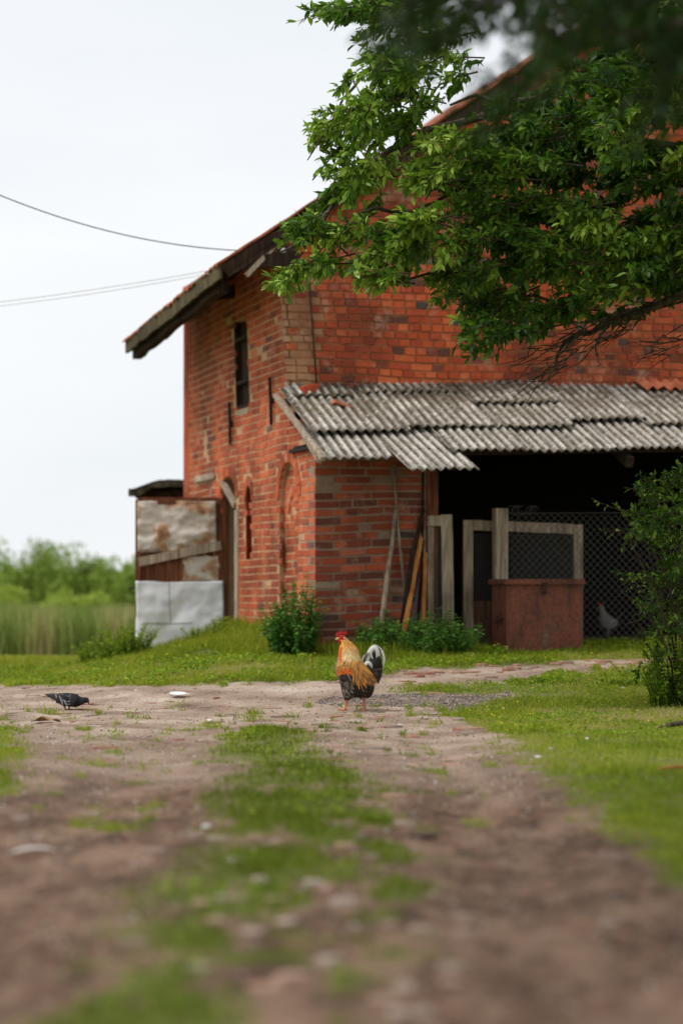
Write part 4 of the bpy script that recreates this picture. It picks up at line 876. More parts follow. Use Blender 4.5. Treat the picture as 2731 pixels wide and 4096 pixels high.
# ------------------------------------------------------------------ trees and shrub
K = 2731 / 1568.0
def bark(name, a, b): 
    t = NT(name, .9, .15); n = t.noise(5, 5, .6, scale=(4, 4, 1)); t.color(t.ramp(n, [(.35, a), (.65, b)])); t.bump(n, .5, .01); return t.m
M_bark = bark('bark', S(48, 40, 33), S(102, 90, 76)); M_twig = bark('twig_bark', S(54, 40, 34), S(92, 74, 60))
lf = [(0, S(16, 33, 11)), (.3, S(34, 60, 18)), (.58, S(66, 98, 30)), (.80, S(118, 150, 48)), (1, S(172, 198, 80))]
M_leaf = leaf_mat('tree_leaf', lf, .42, .42, .33, (.14, .34, .02, 1))
def twigs(P0s, dirs, ln, mb, nl, L0, rng, wide=.45, droop=.25, r0=.003, tone=None):
    """short leafy twigs"""
    PP = []; DD = []; LL = []; RR = []
    for i, (p, d) in enumerate(zip(P0s, dirs)):
        l = ln * (.6 + .8 * rng.random()); d = d / np.linalg.norm(d); q = p + d * l * .5 + (0, 0, -droop * l * .15); e_ = p + d * l + np.array((0, 0, -droop * l * .5))
        mb.tube([p, q, e_], [r0, r0 * .7, r0 * .35], 3, cap=False)
        tn = rng.random() * .5 if tone is None else tone[i]
        for j in range(nl):
            u = (j + .4) / nl; c = p * (1 - u) ** 2 + 2 * q * u * (1 - u) + e_ * u * u
            PP.append(c); sd2 = rng.normal(size=3) * .75; DD.append(d * (.55 + .5 * u) + sd2 + np.array((0, 0, -.12))); LL.append(L0 * (.42 + .85 * rng.random()) * (1 - .25 * (u > .85))); RR.append(np.clip(tn + .45 * rng.random() + .12 * u, 0, 1))
    LL = np.array(LL)
    return leaves(np.array(PP), np.array(DD), LL, LL * wide, np.array(RR))
def poly_twigs(poly, n, Y0, Y1, rng, holes=(), dens=None):
    poly = [(a * K, b * K) for a, b in poly]; xs_ = [p[0] for p in poly]; ys_ = [p[1] for p in poly]; out = []
    while len(out) < n:
        px = rng.uniform(min(xs_), max(xs_), 2000); py = rng.uniform(min(ys_), max(ys_), 2000); m = inpoly(px, py, poly)
        for (hx_, hy_, rx_, ry_, pr) in holes: m &= ~((((px / K - hx_) / rx_) ** 2 + ((py / K - hy_) / ry_) ** 2 < 1) & (rng.random(2000) < pr))
        if dens is not None: m &= rng.random(2000) < dens(px / K, py / K)
        for a, b in zip(px[m], py[m]): out.append(at(a, b, rng.uniform(Y0, Y1)))
    return np.array(out[:n])
rng = np.random.default_rng(5)
TX, TY = 4.9, 18.9; tg = float(gz(TX, TY))
T = empty('fruit_tree', (TX, TY, tg), 0, 'large leafy tree reaching in from the right over the barn gable', 'tree')
tl = lambda p: np.array(p) - np.array((TX, TY, tg))
mb = MB(); mb.tube([(0, 0, -.2), (.03, .02, .8), (-.05, 0, 1.7), (-.15, .05, 2.6), (-.2, 0, 3.6), (-.1, .1, 4.6)], [.24, .19, .16, .13, .1, .05], 10); mb.build('trunk', [M_bark], T, True)
limbs = [([(2950, 620), (2500, 560), (2150, 640), (1900, 720), (1640, 850)], 18.5, .034), ([(2950, 500), (2400, 330), (2100, 400), (1900, 380), (1800, 420)], 18.9, .030), ([(2950, 100), (2300, -60), (1900, -40), (1650, 60), (1500, 80), (1300, 40)], 18.6, .03), ([(1650, 60), (1560, 200), (1480, 380), (1380, 560), (1250, 720)], 18.3, .018),
         ([(2000, 420), (1700, 520), (1500, 640), (1350, 780), (1250, 950), (1120, 1010)], 18.0, .025), ([(1560, 200), (1450, 300), (1330, 480), (1230, 640)], 18.2, .014), ([(2950, 800), (2500, 980), (2150, 1010), (1850, 1080), (1560, 1130)], 18.5, .028),
         ([(2950, 1050), (2600, 1230), (2400, 1300), (2250, 1380), (2180, 1480)], 18.1, .028), ([(2950, 900), (2600, 1150), (2300, 1200), (2050, 1210), (1900, 1300)], 18.6, .022), ([(1640, 850), (1500, 830), (1400, 900), (1330, 1000), (1280, 1090)], 18.0, .014),
         ([(2150, 640), (2060, 500), (1960, 460)], 18.4, .015), ([(2150, 640), (1950, 690), (1780, 730), (1700, 800)], 18.2, .016), ([(2700, 1200), (2450, 1260), (2300, 1290), (2150, 1340), (2110, 1420)], 17.9, .012), ([(2500, 1260), (2330, 1330), (2230, 1420), (2160, 1520)], 17.9, .009),
         ([(2800, 1180), (2560, 1250), (2480, 1300), (2440, 1360)], 17.9, .009), ([(2800, 1320), (2720, 1360), (2650, 1340), (2600, 1400)], 17.9, .008), ([(2450, 1260), (2380, 1380), (2390, 1450), (2410, 1460)], 17.8, .007)]
mb = MB()
for pts, Yb, r in limbs:
    P = [tl(at(a, b, Yb + .25 * math.sin(i * 1.9 + r * 99))) for i, (a, b) in enumerate(pts)]
    # smooth by subdivision with small kinks
    Q_ = []
    for p, q in zip(P[:-1], P[1:]):
        for u in (0, .33, .66): Q_.append(p * (1 - u) + q * u + (rng.normal(size=3) * .018 if u else 0))
    Q_.append(P[-1]); 
    if pts[0][0] > 2900: Q_ = [np.array((-.15, 0, 1.9 + rng.random() * 1.6))] + Q_
    mb.tube(Q_, list(np.linspace(r * 1.25, r * .3, len(Q_))), 7)
for (x0_, y0_, x1_, y1_, n_) in ((2600, 1230, 2170, 1500, 52), (2400, 1290, 2120, 1420, 26), (2731, 1340, 2600, 1450, 14)):
    for _ in range(n_):
        u = rng.random(); c = np.array(at(x0_ + (x1_ - x0_) * u, y0_ + (y1_ - y0_) * u + rng.normal() * 22, 17.8 + .3 * rng.random())); d = np.array((-.16 - .1 * rng.random(), rng.normal() * .05, -.09 + .12 * rng.normal() * .6))
        mb.tube([tl(c), tl(c + d * .5 + rng.normal(size=3) * .012), tl(c + d + rng.normal(size=3) * .015)], [.0055, .004, .002], 3, cap=False)
mb.build('limbs', [M_bark], T, True)
M1 = [(979, 60), (904, 120), (796, 205), (804, 250), (714, 335), (739, 385), (724, 445), (664, 510), (654, 560), (649, 630), (704, 650), (759, 630), (789, 560), (814, 470), (874, 395), (904, 330), (929, 290), (984, 262), (1044, 190), (1084, 90)]
M0 = [(732, 12), (782, -10), (982, -10), (992, 70), (902, 82), (852, 68), (742, 48)]
M2 = [(1120, 250), (1030, 320), (950, 400), (950, 480), (880, 570), (850, 640), (900, 680), (990, 640), (1060, 680), (1110, 765), (1190, 780), (1310, 730), (1420, 725), (1568, 690), (1950, 700), (1950, -100), (1360, -40), (1340, 120), (1230, 190)]
M3 = [(788, 470), (878, 395), (918, 420), (878, 480), (858, 560), (798, 570), (768, 620), (678, 640), (718, 560)]
def dens2(a, b): return np.where(b > 640, .8, 1.0) * np.where((a > 1500) & (b > 450), 1.2, 1) * (.35 + 1.1 * (fbm(a / 45., b / 38., 3) > .42))
holes2 = [(1150, 610, 40, 55, .9), (1060, 600, 40, 40, .8), (1230, 640, 30, 20, .8), (1400, 700, 50, 24, .85), (1090, 270, 60, 40, .9), (1530, 560, 20, 25, .9), (1250, 170, 60, 60, .8), (1000, 620, 40, 20, .8), (890, 500, 30, 40, .8)]
mbt = MB(); sets = []
def grow(poly, n, Y0, Y1, base, nl, L0, ln=.20, holes=(), dens=None, tonef=None):
    q_ = 13; nc = n // q_; Cc_ = poly_twigs(poly, nc, Y0, Y1, rng, holes, dens); n = nc * q_
    bd = np.array(base) + rng.normal(size=(nc, 3)) * (.25, .35, .22); bd = unit(bd); al = rng.uniform(-.16, .14, (nc, q_, 1))
    P = (Cc_[:, None, :] + bd[:, None, :] * al + rng.normal(size=(nc, q_, 3)) * (.035, .05, .022)).reshape(-1, 3)
    d = np.repeat(bd, q_, 0) + rng.normal(size=(n, 3)) * (.30, .45, .26)
    tone = None if tonef is None else np.clip(tonef(P) + np.repeat(rng.uniform(-.12, .22, nc), q_) + .8 * np.clip(P[:, 2] - np.repeat(Cc_[:, 2], q_), -.1, .1), 0, .7)  # height term paints each spray lit above and shaded below
    if tonef is not None:
        for c_, b_ in zip(Cc_, bd): mbt.tube([tl(c_ - b_ * .22 - (0, 0, .02)), tl(c_), tl(c_ + b_ * .14 - (0, 0, .03))], [.007, .005, .002], 4, cap=False)
    sets.append(twigs([tl(p) for p in P], list(d), ln, mbt, nl, L0, rng, tone=tone))
tf = lambda P: np.clip(.05 + .75 * (fbm(P[:, 0] * 2.4 + 5, P[:, 2] * 2.6, 3) - .22) + .2 * (P[:, 0] < .9) - .15 * (P[:, 1] > 18.6), 0, .6)  # shade painted into the tone: leaves at the crown's back darker
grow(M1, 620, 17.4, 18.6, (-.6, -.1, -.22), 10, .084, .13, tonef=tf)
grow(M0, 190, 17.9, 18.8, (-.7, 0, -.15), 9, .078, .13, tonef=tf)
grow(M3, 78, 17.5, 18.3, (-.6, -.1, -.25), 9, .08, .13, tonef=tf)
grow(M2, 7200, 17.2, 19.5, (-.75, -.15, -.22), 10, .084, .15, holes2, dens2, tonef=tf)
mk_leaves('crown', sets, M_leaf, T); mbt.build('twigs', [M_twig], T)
# second, nearer tree: only its lowest foliage hangs into the view
rng = np.random.default_rng(15); NX, NY = 2.9, 8.2; ng = float(gz(NX, NY))
T2 = empty('near_tree', (NX, NY, ng), 0, 'dark out-of-focus foliage of a nearer tree hanging at the top edge', 'tree'); tl2 = lambda p: np.array(p) - np.array((NX, NY, ng))
mb = MB(); mb.tube([(0, 0, -.2), (.05, 0, 1.0), (0, .05, 2.2), (-.1, 0, 3.4)], [.2, .16, .13, .08], 10); mb.build('trunk', [M_bark], T2, True)
mb = MB()
for z0_, pts in ((2.3, [(3600, -200), (2600, -60), (2100, -40), (1750, 60)]), (2.6, [(3600, 50), (2900, 60), (2500, 150)])):
    mb.tube([np.array((0, 0, z0_))] + [tl2(at(a, b, 7.4)) for a, b in pts], [.06, .045, .03, .02, .008][:len(pts) + 1], 6)
mb.build('limbs', [M_bark], T2, True)
MN = [(987, -60), (977, 40), (1002, 110), (1052, 160), (1142, 185), (1232, 190), (1302, 100), (1372, 60), (1462, 100), (1500, 170), (1568, 150), (1750, 200), (1900, 150), (1900, -150), (1242, -150)]
tl_save = tl; tl = tl2; sets = []; mbt = MB()
grow(MN, 900, 6.6, 8.3, (-.6, -.1, -.25), 9, .05, .15, [(1215, 100, 105, 75, 1.0), (1330, 180, 60, 40, .9)], None)
P = np.stack([RNG.uniform(-2.2, 4.6, 9000), RNG.uniform(2.0, 11.5, 9000), 3.5 + 1.6 * RNG.random(9000)], -1); P = P[(fbm(P[:, 0] * .9, P[:, 1] * .9, 2) > .36) & (P[:, 2] > .87 + .262 * P[:, 1] + .35)]  # unseen leaves overhead, added to shade the near ground
sets.append(leaves(tl2(P), RNG.normal(size=(len(P), 3)), .16, .10))
mk_leaves('crown', sets, leaf_mat('near_leaf', [(0, S(20, 40, 14)), (.6, S(36, 66, 22)), (1, S(60, 96, 34))], .45, .4, .2, (.08, .2, .01, 1)), T2); mbt.build('twigs', [M_twig], T2); tl = tl_save
# shrub at the right edge
rng = np.random.default_rng(25); QX, QY = 2.62, 18.1; qg = float(gz(QX, QY))
T3 = empty('shrub', (QX, QY, qg), 0, 'sharp green shrub with thin arching twigs at the right edge by the track', 'shrub'); tl3 = lambda p: np.array(p) - np.array((QX, QY, qg))
mb = MB()
stems = [[(2740, 2790), (2700, 2500), (2640, 2250), (2480, 2040), (2380, 2010)], [(2760, 2790), (2740, 2400), (2700, 2100), (2660, 1900)], [(2720, 2790), (2650, 2560), (2560, 2420), (2470, 2360)], [(2750, 2790), (2620, 2350), (2500, 2130), (2410, 2130)], [(2800, 2790), (2860, 2300), (2800, 1850)],
         [(2730, 2790), (2600, 2600), (2540, 2480), (2500, 2500)], [(2735, 2790), (2660, 2400), (2590, 2200), (2520, 2240)], [(2770, 2790), (2700, 2300), (2620, 2080), (2560, 2000)], [(2790, 2790), (2900, 2400), (3000, 2100)]]
for k_, st in enumerate(stems):
    P = [tl3(at(a, b, 18.1 + .35 * math.sin(k_ * 2.3) * i / 3 - .0)) for i, (a, b) in enumerate(st)]; P[0][2] = -.03
    Q_ = []
    for p, q in zip(P[:-1], P[1:]):
        for u in (0, .33, .66): Q_.append(p * (1 - u) + q * u + (rng.normal(size=3) * .01 if u else 0))
    Q_.append(P[-1]); mb.tube(Q_, list(np.linspace(.011, .002, len(Q_))), 5)
mb_st = mb
tl = tl3; sets = []; mbt = MB()
MS = [(1650, 950), (1555, 1060), (1510, 1130), (1480, 1170), (1460, 1195), (1470, 1215), (1450, 1225), (1470, 1265), (1520, 1275), (1500, 1310), (1445, 1330), (1440, 1345), (1475, 1365), (1500, 1420), (1500, 1450), (1470, 1470), (1465, 1490), (1478, 1500), (1485, 1570), (1525, 1625), (1700, 1640)]
grow(MS, 1300, 17.6, 18.7, (-.35, -.05, .1), 9, .050, .12, [(1470, 1290, 30, 18, .8), (1520, 1400, 25, 30, .4)], None)
for line in ([(1378, 1155), (1420, 1165), (1460, 1180), (1490, 1195)], [(1392, 1222), (1430, 1222), (1470, 1228)], [(1440, 1338), (1470, 1345), (1500, 1350)], [(1505, 1090), (1520, 1110)], [(1440, 1470), (1480, 1475)]):
    P = []
    for a, b in zip(line[:-1], line[1:]):
        for u in (0, .5): P.append(at((a[0] * (1 - u) + b[0] * u) * K, (a[1] * (1 - u) + b[1] * u) * K, 18.0))
    sets.append(twigs([tl3(p) for p in P], [np.array((-.4, 0, .25 * (-1) ** i)) for i in range(len(P))], .06, mbt, 5, .036, rng, tone=[.5] * len(P)))
mk_leaves('foliage', sets, leaf_mat('shrub_leaf', lf, .42, .42, .33, (.14, .34, .02, 1)), T3)
mb_st.add(np.concatenate(mbt.v), mbt.f); mb_st.build('stem', [M_twig], T3)

# ------------------------------------------------------------------ loose things on the bare ground
t = NT('rubble', .95, .12); a = t.attr('rnd').outputs['Fac']; c = t.ramp(a, [(0, S(168, 122, 102)), (.2, S(150, 104, 86)), (.38, S(176, 144, 126)), (.6, S(156, 140, 128)), (.85, S(122, 108, 100)), (.97, S(186, 172, 160))], 'CONSTANT')
n2 = t.noise(40, 4, .6); c = t.mix(.8, c, t.ramp(n2, [(.3, (.7, .7, .7)), (.6, (1.1, 1.1, 1.1))]), 'MULTIPLY'); c = t.mix(t.math('MULTIPLY', t.bw(t.noise(12, 4), .46, .6), .75), c, S(158, 134, 116)); t.color(c); t.bump(n2, .5, .004); M_rub = t.m
mb = MB(); rng = np.random.default_rng(3)
def slab(x, y, sx, sy, hz, an, a):
    z = float(gz(x, y)); n = 7; rr = .75 + .35 * rng.random(n); V = []
    for lvl, sc2 in ((-.03, 1.05), (hz * .6, 1.0), (hz, .86)):
        for i in range(n):
            p = 2 * math.pi * i / n; cx_, cy_ = math.cos(p), math.sin(p); m_ = 1 / max(abs(cx_), abs(cy_)) * .55 + .45
            u, v = cx_ * sx * rr[i] * sc2 * m_, cy_ * sy * rr[i] * sc2 * m_
            V.append((x + u * math.cos(an) - v * math.sin(an), y + u * math.sin(an) + v * math.cos(an), z + lvl + rng.uniform(-.002, .002)))
    Fq = [(i, (i + 1) % n, n + (i + 1) % n, n + i) for i in range(n)] + [(n + i, n + (i + 1) % n, 2 * n + (i + 1) % n, 2 * n + i) for i in range(n)] + [tuple(2 * n + i for i in range(n))]
    mb.add(V, Fq, a)
cnt = 0
while cnt < 150:
    y = 5 + 18 * rng.random() ** .5; x = rng.uniform(-.155 * y - .2, .155 * y + .2)
    if grass_mask(np.array([x]), np.array([y]))[0] > .5 or inside_building(x, y): 
        if not (-.5 < x < .2 and y < 9.5): continue
    if fbm(x * .9 + 2, y * .6 + 5, 2) < .45 and rng.random() < .75: continue
    k_ = .55 + .45 * (y > 12); slab(x, y, rng.uniform(.02, .11) * k_, rng.uniform(.02, .06) * k_, rng.uniform(.002, .013), rng.normal() * .5, rng.random() if y > 11 else .6 + .4 * rng.random()); cnt += 1
for _ in range(42):                                # broken brick lying along the branch track
    x = rng.uniform(.1, 2.9); y = 20.4 + .62 * x + rng.normal() * .28; slab(x, y, rng.uniform(.03, .10), rng.uniform(.03, .06), rng.uniform(.008, .026), rng.normal() * .5, rng.random() * .6)
for _ in range(28): slab(rng.uniform(-.4, .32), rng.uniform(4.7, 8.6), rng.uniform(.025, .055), rng.uniform(.02, .035), rng.uniform(.008, .016), rng.normal() * .6, rng.choice([.5, .7, .98]))
tag(mb.build('brick_rubble', [M_rub]), kind='stuff')
n = 26000; y = 5 + 17.5 * RNG.random(n) ** .75; x = RNG.uniform(-1, 1, n) * (.15 * y + .3); m = (grass_mask(x, y) < .5) & ~inside_building(x, y); x, y = x[m], y[m]; n = len(x)
dk_ = ((x - 1.0) / .9) ** 2 + ((y - 18.9) / .45) ** 2 < 1
r = (.0025 + .006 * RNG.random(n) ** 3)[:, None]; c = np.stack([x, y, gz(x, y) + .001], -1)
oc = np.array([(1, 0, 0), (0, 1, 0), (-1, 0, 0), (0, -1, 0), (0, 0, .7), (0, 0, -.5)]); V = (c[:, None, :] + oc[None] * r[:, :, None] * RNG.uniform(.6, 1.4, (n, 6, 1))).reshape(-1, 3)
b = np.arange(n)[:, None] * 6; Tt = np.concatenate([b + np.array(q) for q in ((0, 1, 4), (1, 2, 4), (2, 3, 4), (3, 0, 4), (1, 0, 5), (2, 1, 5), (3, 2, 5), (0, 3, 5))])
t = NT('pebble', .85, .25); t.color(t.ramp(t.attr('rnd').outputs['Fac'], [(0, S(94, 84, 80)), (.3, S(160, 140, 124)), (.6, S(196, 178, 162)), (.8, S(168, 112, 90)), (.9, S(226, 220, 212)), (1, S(80, 76, 78))], 'CONSTANT'))
tag(mk('gravel', V, Tt, t.m, attrs={'rnd': np.repeat(RNG.random(n), 6)}), kind='stuff')
n = 6500; an = RNG.random(n) * 6.28; rr = np.sqrt(RNG.random(n)); x = .95 + 1.15 * rr * np.cos(an); y = 18.75 + .6 * rr * np.sin(an) + .12 * x; m = grass_mask(x, y) < .5; x, y = x[m], y[m]; n = len(x)
r = (.004 + .006 * RNG.random(n))[:, None]; c = np.stack([x, y, gz(x, y) + .002], -1); V = (c[:, None, :] + oc[None] * r[:, :, None] * RNG.uniform(.6, 1.4, (n, 6, 1))).reshape(-1, 3); b = np.arange(n)[:, None] * 6
Tt = np.concatenate([b + np.array(q) for q in ((0, 1, 4), (1, 2, 4), (2, 3, 4), (3, 0, 4), (1, 0, 5), (2, 1, 5), (3, 2, 5), (0, 3, 5))])
t = NT('slag', .8, .3); t.color(t.ramp(t.attr('rnd').outputs['Fac'], [(0, S(98, 90, 86)), (.4, S(132, 120, 112)), (.7, S(160, 144, 132)), (.95, S(186, 176, 166))], 'CONSTANT')); tag(mk('dark_gravel', V, Tt, t.m, attrs={'rnd': np.repeat(RNG.random(n), 6)}), kind='stuff')
def blob(name, px, py, sx, sy, sz, mat, label, cat, seed=1, rz=0, group=None, dz_=0.0):
    x, y, z = G(px, py); rg = np.random.default_rng(seed); nu, nv = 14, 8; V = []
    for j in range(nv + 1):
        for i in range(nu):
            a = 2 * math.pi * i / nu; b = -math.pi / 2 + math.pi * j / nv; k = 1 + .18 * (vnoise(i * .9 + seed * 7, j * 1.1) - .5) * 2 * (0 < j < nv)
            V.append((math.cos(a) * math.cos(b) * sx * k, math.sin(a) * math.cos(b) * sy * k, math.sin(b) * sz * k + sz * .7 + dz_))
    Fq = [(j * nu + i, j * nu + (i + 1) % nu, (j + 1) * nu + (i + 1) % nu, (j + 1) * nu + i) for j in range(nv) for i in range(nu)]
    return tag(mk(name, V, Fq, mat, smooth=True, loc=(x, y, z), rot=(0, 0, rz)), label, cat, group)
t = NT('white_shell', .4, .5); t.color(S(236, 234, 230)); M_white = t.m
# white plastic dish lying on its side
x, y, z = G(712, 2790); mb = MB(); prof = [(0, -.3), (.33, -.2), (.42, 0), (.33, .25), (0, .3)]; nu = 20; V = []
for (r_, h_) in [(.002, .012), (.05, .014), (.066, .020), (.070, .026), (.066, .024), (.048, .018), (.002, .016)]:
    for i in range(nu): V.append((r_ * math.cos(2 * math.pi * i / nu), r_ * .8 * math.sin(2 * math.pi * i / nu), h_ - .012))
Fq = [(j * nu + i, j * nu + (i + 1) % nu, (j + 1) * nu + (i + 1) % nu, (j + 1) * nu + i) for j in range(6) for i in range(nu)]; mb.add(V, Fq); mb.box((.06, -.008, .006), (.10, .008, .012))
tag(mb.build('plastic_lid', [M_white], None, True, loc=(x, y, z + .022), rot=(.18, .03, -.1)), 'small white plastic lid lying at the edge of the grass', 'lid')
t = NT('dry_leaf', .8, .2); t.color(t.ramp(t.noise(30, 4), [(.35, S(104, 80, 56)), (.65, S(160, 130, 92))])); M_dry = t.m
x, y, z = G(185, 2892); U, V_ = np.meshgrid(np.linspace(-1, 1, 14), np.linspace(-1, 1, 8)); R2 = np.clip(1 - U ** 2, 0, 1) ** .5; P = np.stack([U * .10, V_ * .05 * R2, .022 * (1 - U ** 2) * (1 + .6 * np.sin(U * 5 + V_ * 3)) + .01 * V_ ** 2], -1)
ii = np.arange(14 * 8).reshape(8, 14); q = np.stack([ii[:-1, :-1], ii[:-1, 1:], ii[1:, 1:], ii[1:, :-1]], -1).reshape(-1, 4)
tag(mk('dry_leaf', P.reshape(-1, 3), q, M_dry, smooth=True, loc=(x, y, z + .004), rot=(0, 0, .1)), 'crumpled dry brown leaf below the pigeon', 'leaf')
blob('white_scrap', 838, 2886, .020, .018, .009, M_white, 'small crumpled white scrap between pigeon and rooster', 'scrap', 4, group=None)
x, y, z = G(140, 3418); mb = MB()
n_ = 12; rows = [(-.07 + .14 * i / n_, .011 * math.sin(math.pi * min(1, i / n_ * .92 + .08)), .012 + .012 * math.sin(i / n_ * 3)) for i in range(n_ + 1)]
V = [p for (a, w_, h_) in rows for p in ((a, -w_, h_), (a, 0, h_ + .004), (a, w_, h_))]; mb.add(V, [(3 * i + k, 3 * i + 3 + k, 3 * i + 4 + k, 3 * i + 1 + k) for i in range(n_) for k in (0, 1)]); mb.tube([(-.10, 0, .004), (-.07, 0, .013), (0, 0, .022)], .0015, 4)
tag(mb.build('feather', [M_white], None, loc=(x, y, z), rot=(0, 0, .25)), 'long white feather on the ground at the lower left', 'feather')
for i, (px, py, s_, lb) in enumerate(((2150, 3040, .018, 'white feather scrap on the edge of the right grass'), (2200, 3005, .012, 'smaller white scrap just beyond the feather scrap'), (2345, 2965, .016, 'white scrap in the right grass'), (2490, 2760, .022, 'pale scrap in the weeds near the shrub'), (640, 2665, .022, 'crumpled white paper in the grass below the door'), (545, 2768, .014, 'tiny white scrap at the grass edge left of the lid'), (1600, 2900, .014, 'small pale scrap in front of the rooster'), (825, 3310, .02, 'pale stone in the left rut'))):
    blob('scrap', px, py, s_, s_ * .8, s_ * .35, M_white, lb, 'scrap', 10 + i, dz_=.012 if py < 2800 or px > 2000 else 0)
blob('stone', 1690, 3352, .055, .03, .012, NT('dark_stone', .9, .2).color(S(88, 76, 68)).m, 'flat dark stone in the right rut', 'stone', 31)
blob('brick_chunk', 1885, 2632, .05, .035, .03, M_rub, 'reddish brick chunk beside the branch track', 'brick', 33)
x, y, z = G(2700, 2930); mb = MB(); mb.tube([(-.16, 0, .0), (-.05, .02, .03), (.1, 0, .06), (.35, -.03, .08)], [.012, .016, .018, .016], 7); tag(mb.build('fallen_branch', [M_bark], None, True, loc=(x, y, z + .012)), 'dark fallen branch poking in from the right edge', 'branch')
x, y, z = G(2700, 3090); mb = MB(); mb.tube([(-.1, 0, .0), (.0, .01, .012), (.12, 0, .014), (.3, -.03, .02)], [.005, .008, .009, .008], 6); tag(mb.build('fallen_stick', [M_worng], None, True, loc=(x, y, z + .014)), 'thin pale stick lying in the grass below the fallen branch', 'stick')
# ------------------------------------------------------------------ animals
def remeshed(name, mb, voxel, mat, parent, colf, smooth=2):
    V = np.concatenate(mb.v); me = bpy.data.meshes.new(name); me.from_pydata(V.tolist(), [], mb.f); me.update()
    tmp = bpy.data.objects.new(name, me); C.objects.link(tmp)
    r = tmp.modifiers.new('r', 'REMESH'); r.mode = 'VOXEL'; r.voxel_size = voxel
    s_ = tmp.modifiers.new('s', 'SMOOTH'); s_.iterations = smooth; s_.factor = .5
    dg = bpy.context.evaluated_depsgraph_get(); ev = tmp.evaluated_get(dg); m2 = bpy.data.meshes.new_from_object(ev)
    n = len(m2.vertices); P = np.empty(n * 3, dtype=np.float32); m2.vertices.foreach_get('co', P); P = P.reshape(-1, 3); N = np.empty(n * 3, dtype=np.float32); m2.vertices.foreach_get('normal', N)
    bpy.data.objects.remove(tmp); m2.name = name; m2.materials.clear(); m2.materials.append(mat)
    c = np.ones((n, 4), dtype=np.float32); c[:, :3] = colf(P); at_ = m2.attributes.new('col', 'FLOAT_COLOR', 'POINT'); at_.data.foreach_set('color', c.ravel())
    m2.polygons.foreach_set('use_smooth', np.ones(len(m2.polygons), dtype=bool))
    o = bpy.data.objects.new(name, m2); C.objects.link(o); o.parent = parent
    return o, P, N.reshape(-1, 3)
def loftx(mb, rings, k=20):
    """rings: (centre, half a, half b, axis a, axis b)"""
    V = []
    for c, a, b, A, B_ in rings:
        for i in range(k):
            an = 2 * math.pi * i / k; V.append(np.array(c) + np.array(A) * a * math.cos(an) + np.array(B_) * b * math.sin(an))
    n = len(rings); Fq = [(j * k + i, j * k + (i + 1) % k, (j + 1) * k + (i + 1) % k, (j + 1) * k + i) for j in range(n - 1) for i in range(k)] + [tuple(range(k))[::-1], tuple((n - 1) * k + i for i in range(k))]
    mb.add(V, Fq)
t = NT('plumage', .7, .25); c0 = t.attr('col').outputs['Color']; n2 = t.noise(160, 3, .6); t.color(t.mix(.6, c0, t.ramp(n2, [(.3, (.6, .6, .6)), (.6, (1.15, 1.15, 1.15))]), 'MULTIPLY')); t.bump(n2, .4, .003); M_plum = t.m
t = NT('feather_vane', .5, .35); t.color(t.attr('col').outputs['Color']); M_feath = t.m
t = NT('comb_skin', .5, .4); t.color(t.ramp(t.noise(60, 3), [(.3, S(150, 18, 24)), (.7, S(196, 34, 38))])); M_comb = t.m
t = NT('horn', .5, .4); t.color(S(208, 170, 104)); M_beak = t.m
t = NT('eye', .2, .6); t.color(S(30, 14, 8)); M_eye = t.m
t = NT('white_lobe', .6, .3); t.color(S(226, 216, 204)); M_lobe = t.m
def feathers(name, items, mat, parent, seg=5):
    """items: root, dir, normal, length, width, bend(world vec), colour root, colour tip, edge colour"""
    V = []; Fq = []; Cc = []; n = 0
    prof = [.55, 1.0, 1.05, .95, .7, .12]
    for (p, d, nn, l, wd, bend, c0, c1, ce) in items:
        d = np.array(d, float); d /= np.linalg.norm(d) + 1e-9; side = np.cross(d, nn); side /= np.linalg.norm(side) + 1e-9
        for i in range(seg + 1):
            u = i / seg; c = np.array(p) + d * l * u + np.array(bend) * l * u * u; w_ = wd * np.interp(u, np.linspace(0, 1, 6), prof) * .5
            V += [c - side * w_, c + np.array(nn) * wd * .12, c + side * w_]
            cm = np.array(c0) * (1 - u) + np.array(c1) * u; e_ = cm if ce is None else np.array(ce); Cc += [e_, cm, e_]
        for i in range(seg):
            for k in (0, 1): a = n + 3 * i + k; Fq.append((a, a + 1, a + 4, a + 3))
        n += 3 * (seg + 1)
    return mk(name, V, Fq, mat, parent, cols=np.array(Cc), smooth=True)
c3 = lambda *a: np.array(S(*a)[:3])
# ---- rooster (faces left = -x). zoomed picture coordinates -> local metres
RX, RY, RZ = G(1423, 2843); RY = 17.9
RO = empty('rooster', (RX, RY, float(gz(RX, RY))), 0, 'golden-necked rooster with dark speckled body and white tail plumes, striding left', 'rooster')
rs = 4.9 * F / RY
def rp(zx, zy, y=0.0): return np.array(((zx - 700) / rs, y, (1775 - zy) / rs))
sl_ = [(300, 395, 470, .014), (330, 372, 505, .024), (365, 372, 530, .028), (400, 385, 560, .033), (430, 395, 612, .036), (480, 395, 662, .044), (540, 380, 718, .053), (620, 366, 752, .064), (700, 356, 778, .074), (780, 335, 812, .083),
       (850, 312, 880, .092), (920, 300, 940, .098), (1000, 302, 1000, .102), (1080, 325, 1040, .103), (1150, 362, 1052, .101), (1220, 392, 1055, .098), (1300, 410, 1052, .094), (1380, 422, 1040, .085), (1440, 440, 1015, .072), (1490, 500, 965, .05), (1510, 560, 900, .03)]
mb = MB(); rings = []
for zy, xa, xb, hw in sl_:
    a = rp(xa, zy); b = rp(xb, zy); rings.append(((a + b) / 2, (b[0] - a[0]) / 2, hw, (1, 0, 0), (0, 1, 0)))
loftx(mb, rings, 24)
def limb(pts, rad, k=10): mb.tube(pts, rad, k)
limb([rp(560, 1380, -.045), rp(545, 1480, -.05), rp(525, 1545, -.05), rp(512, 1585, -.05)], [.046, .036, .024, .014])
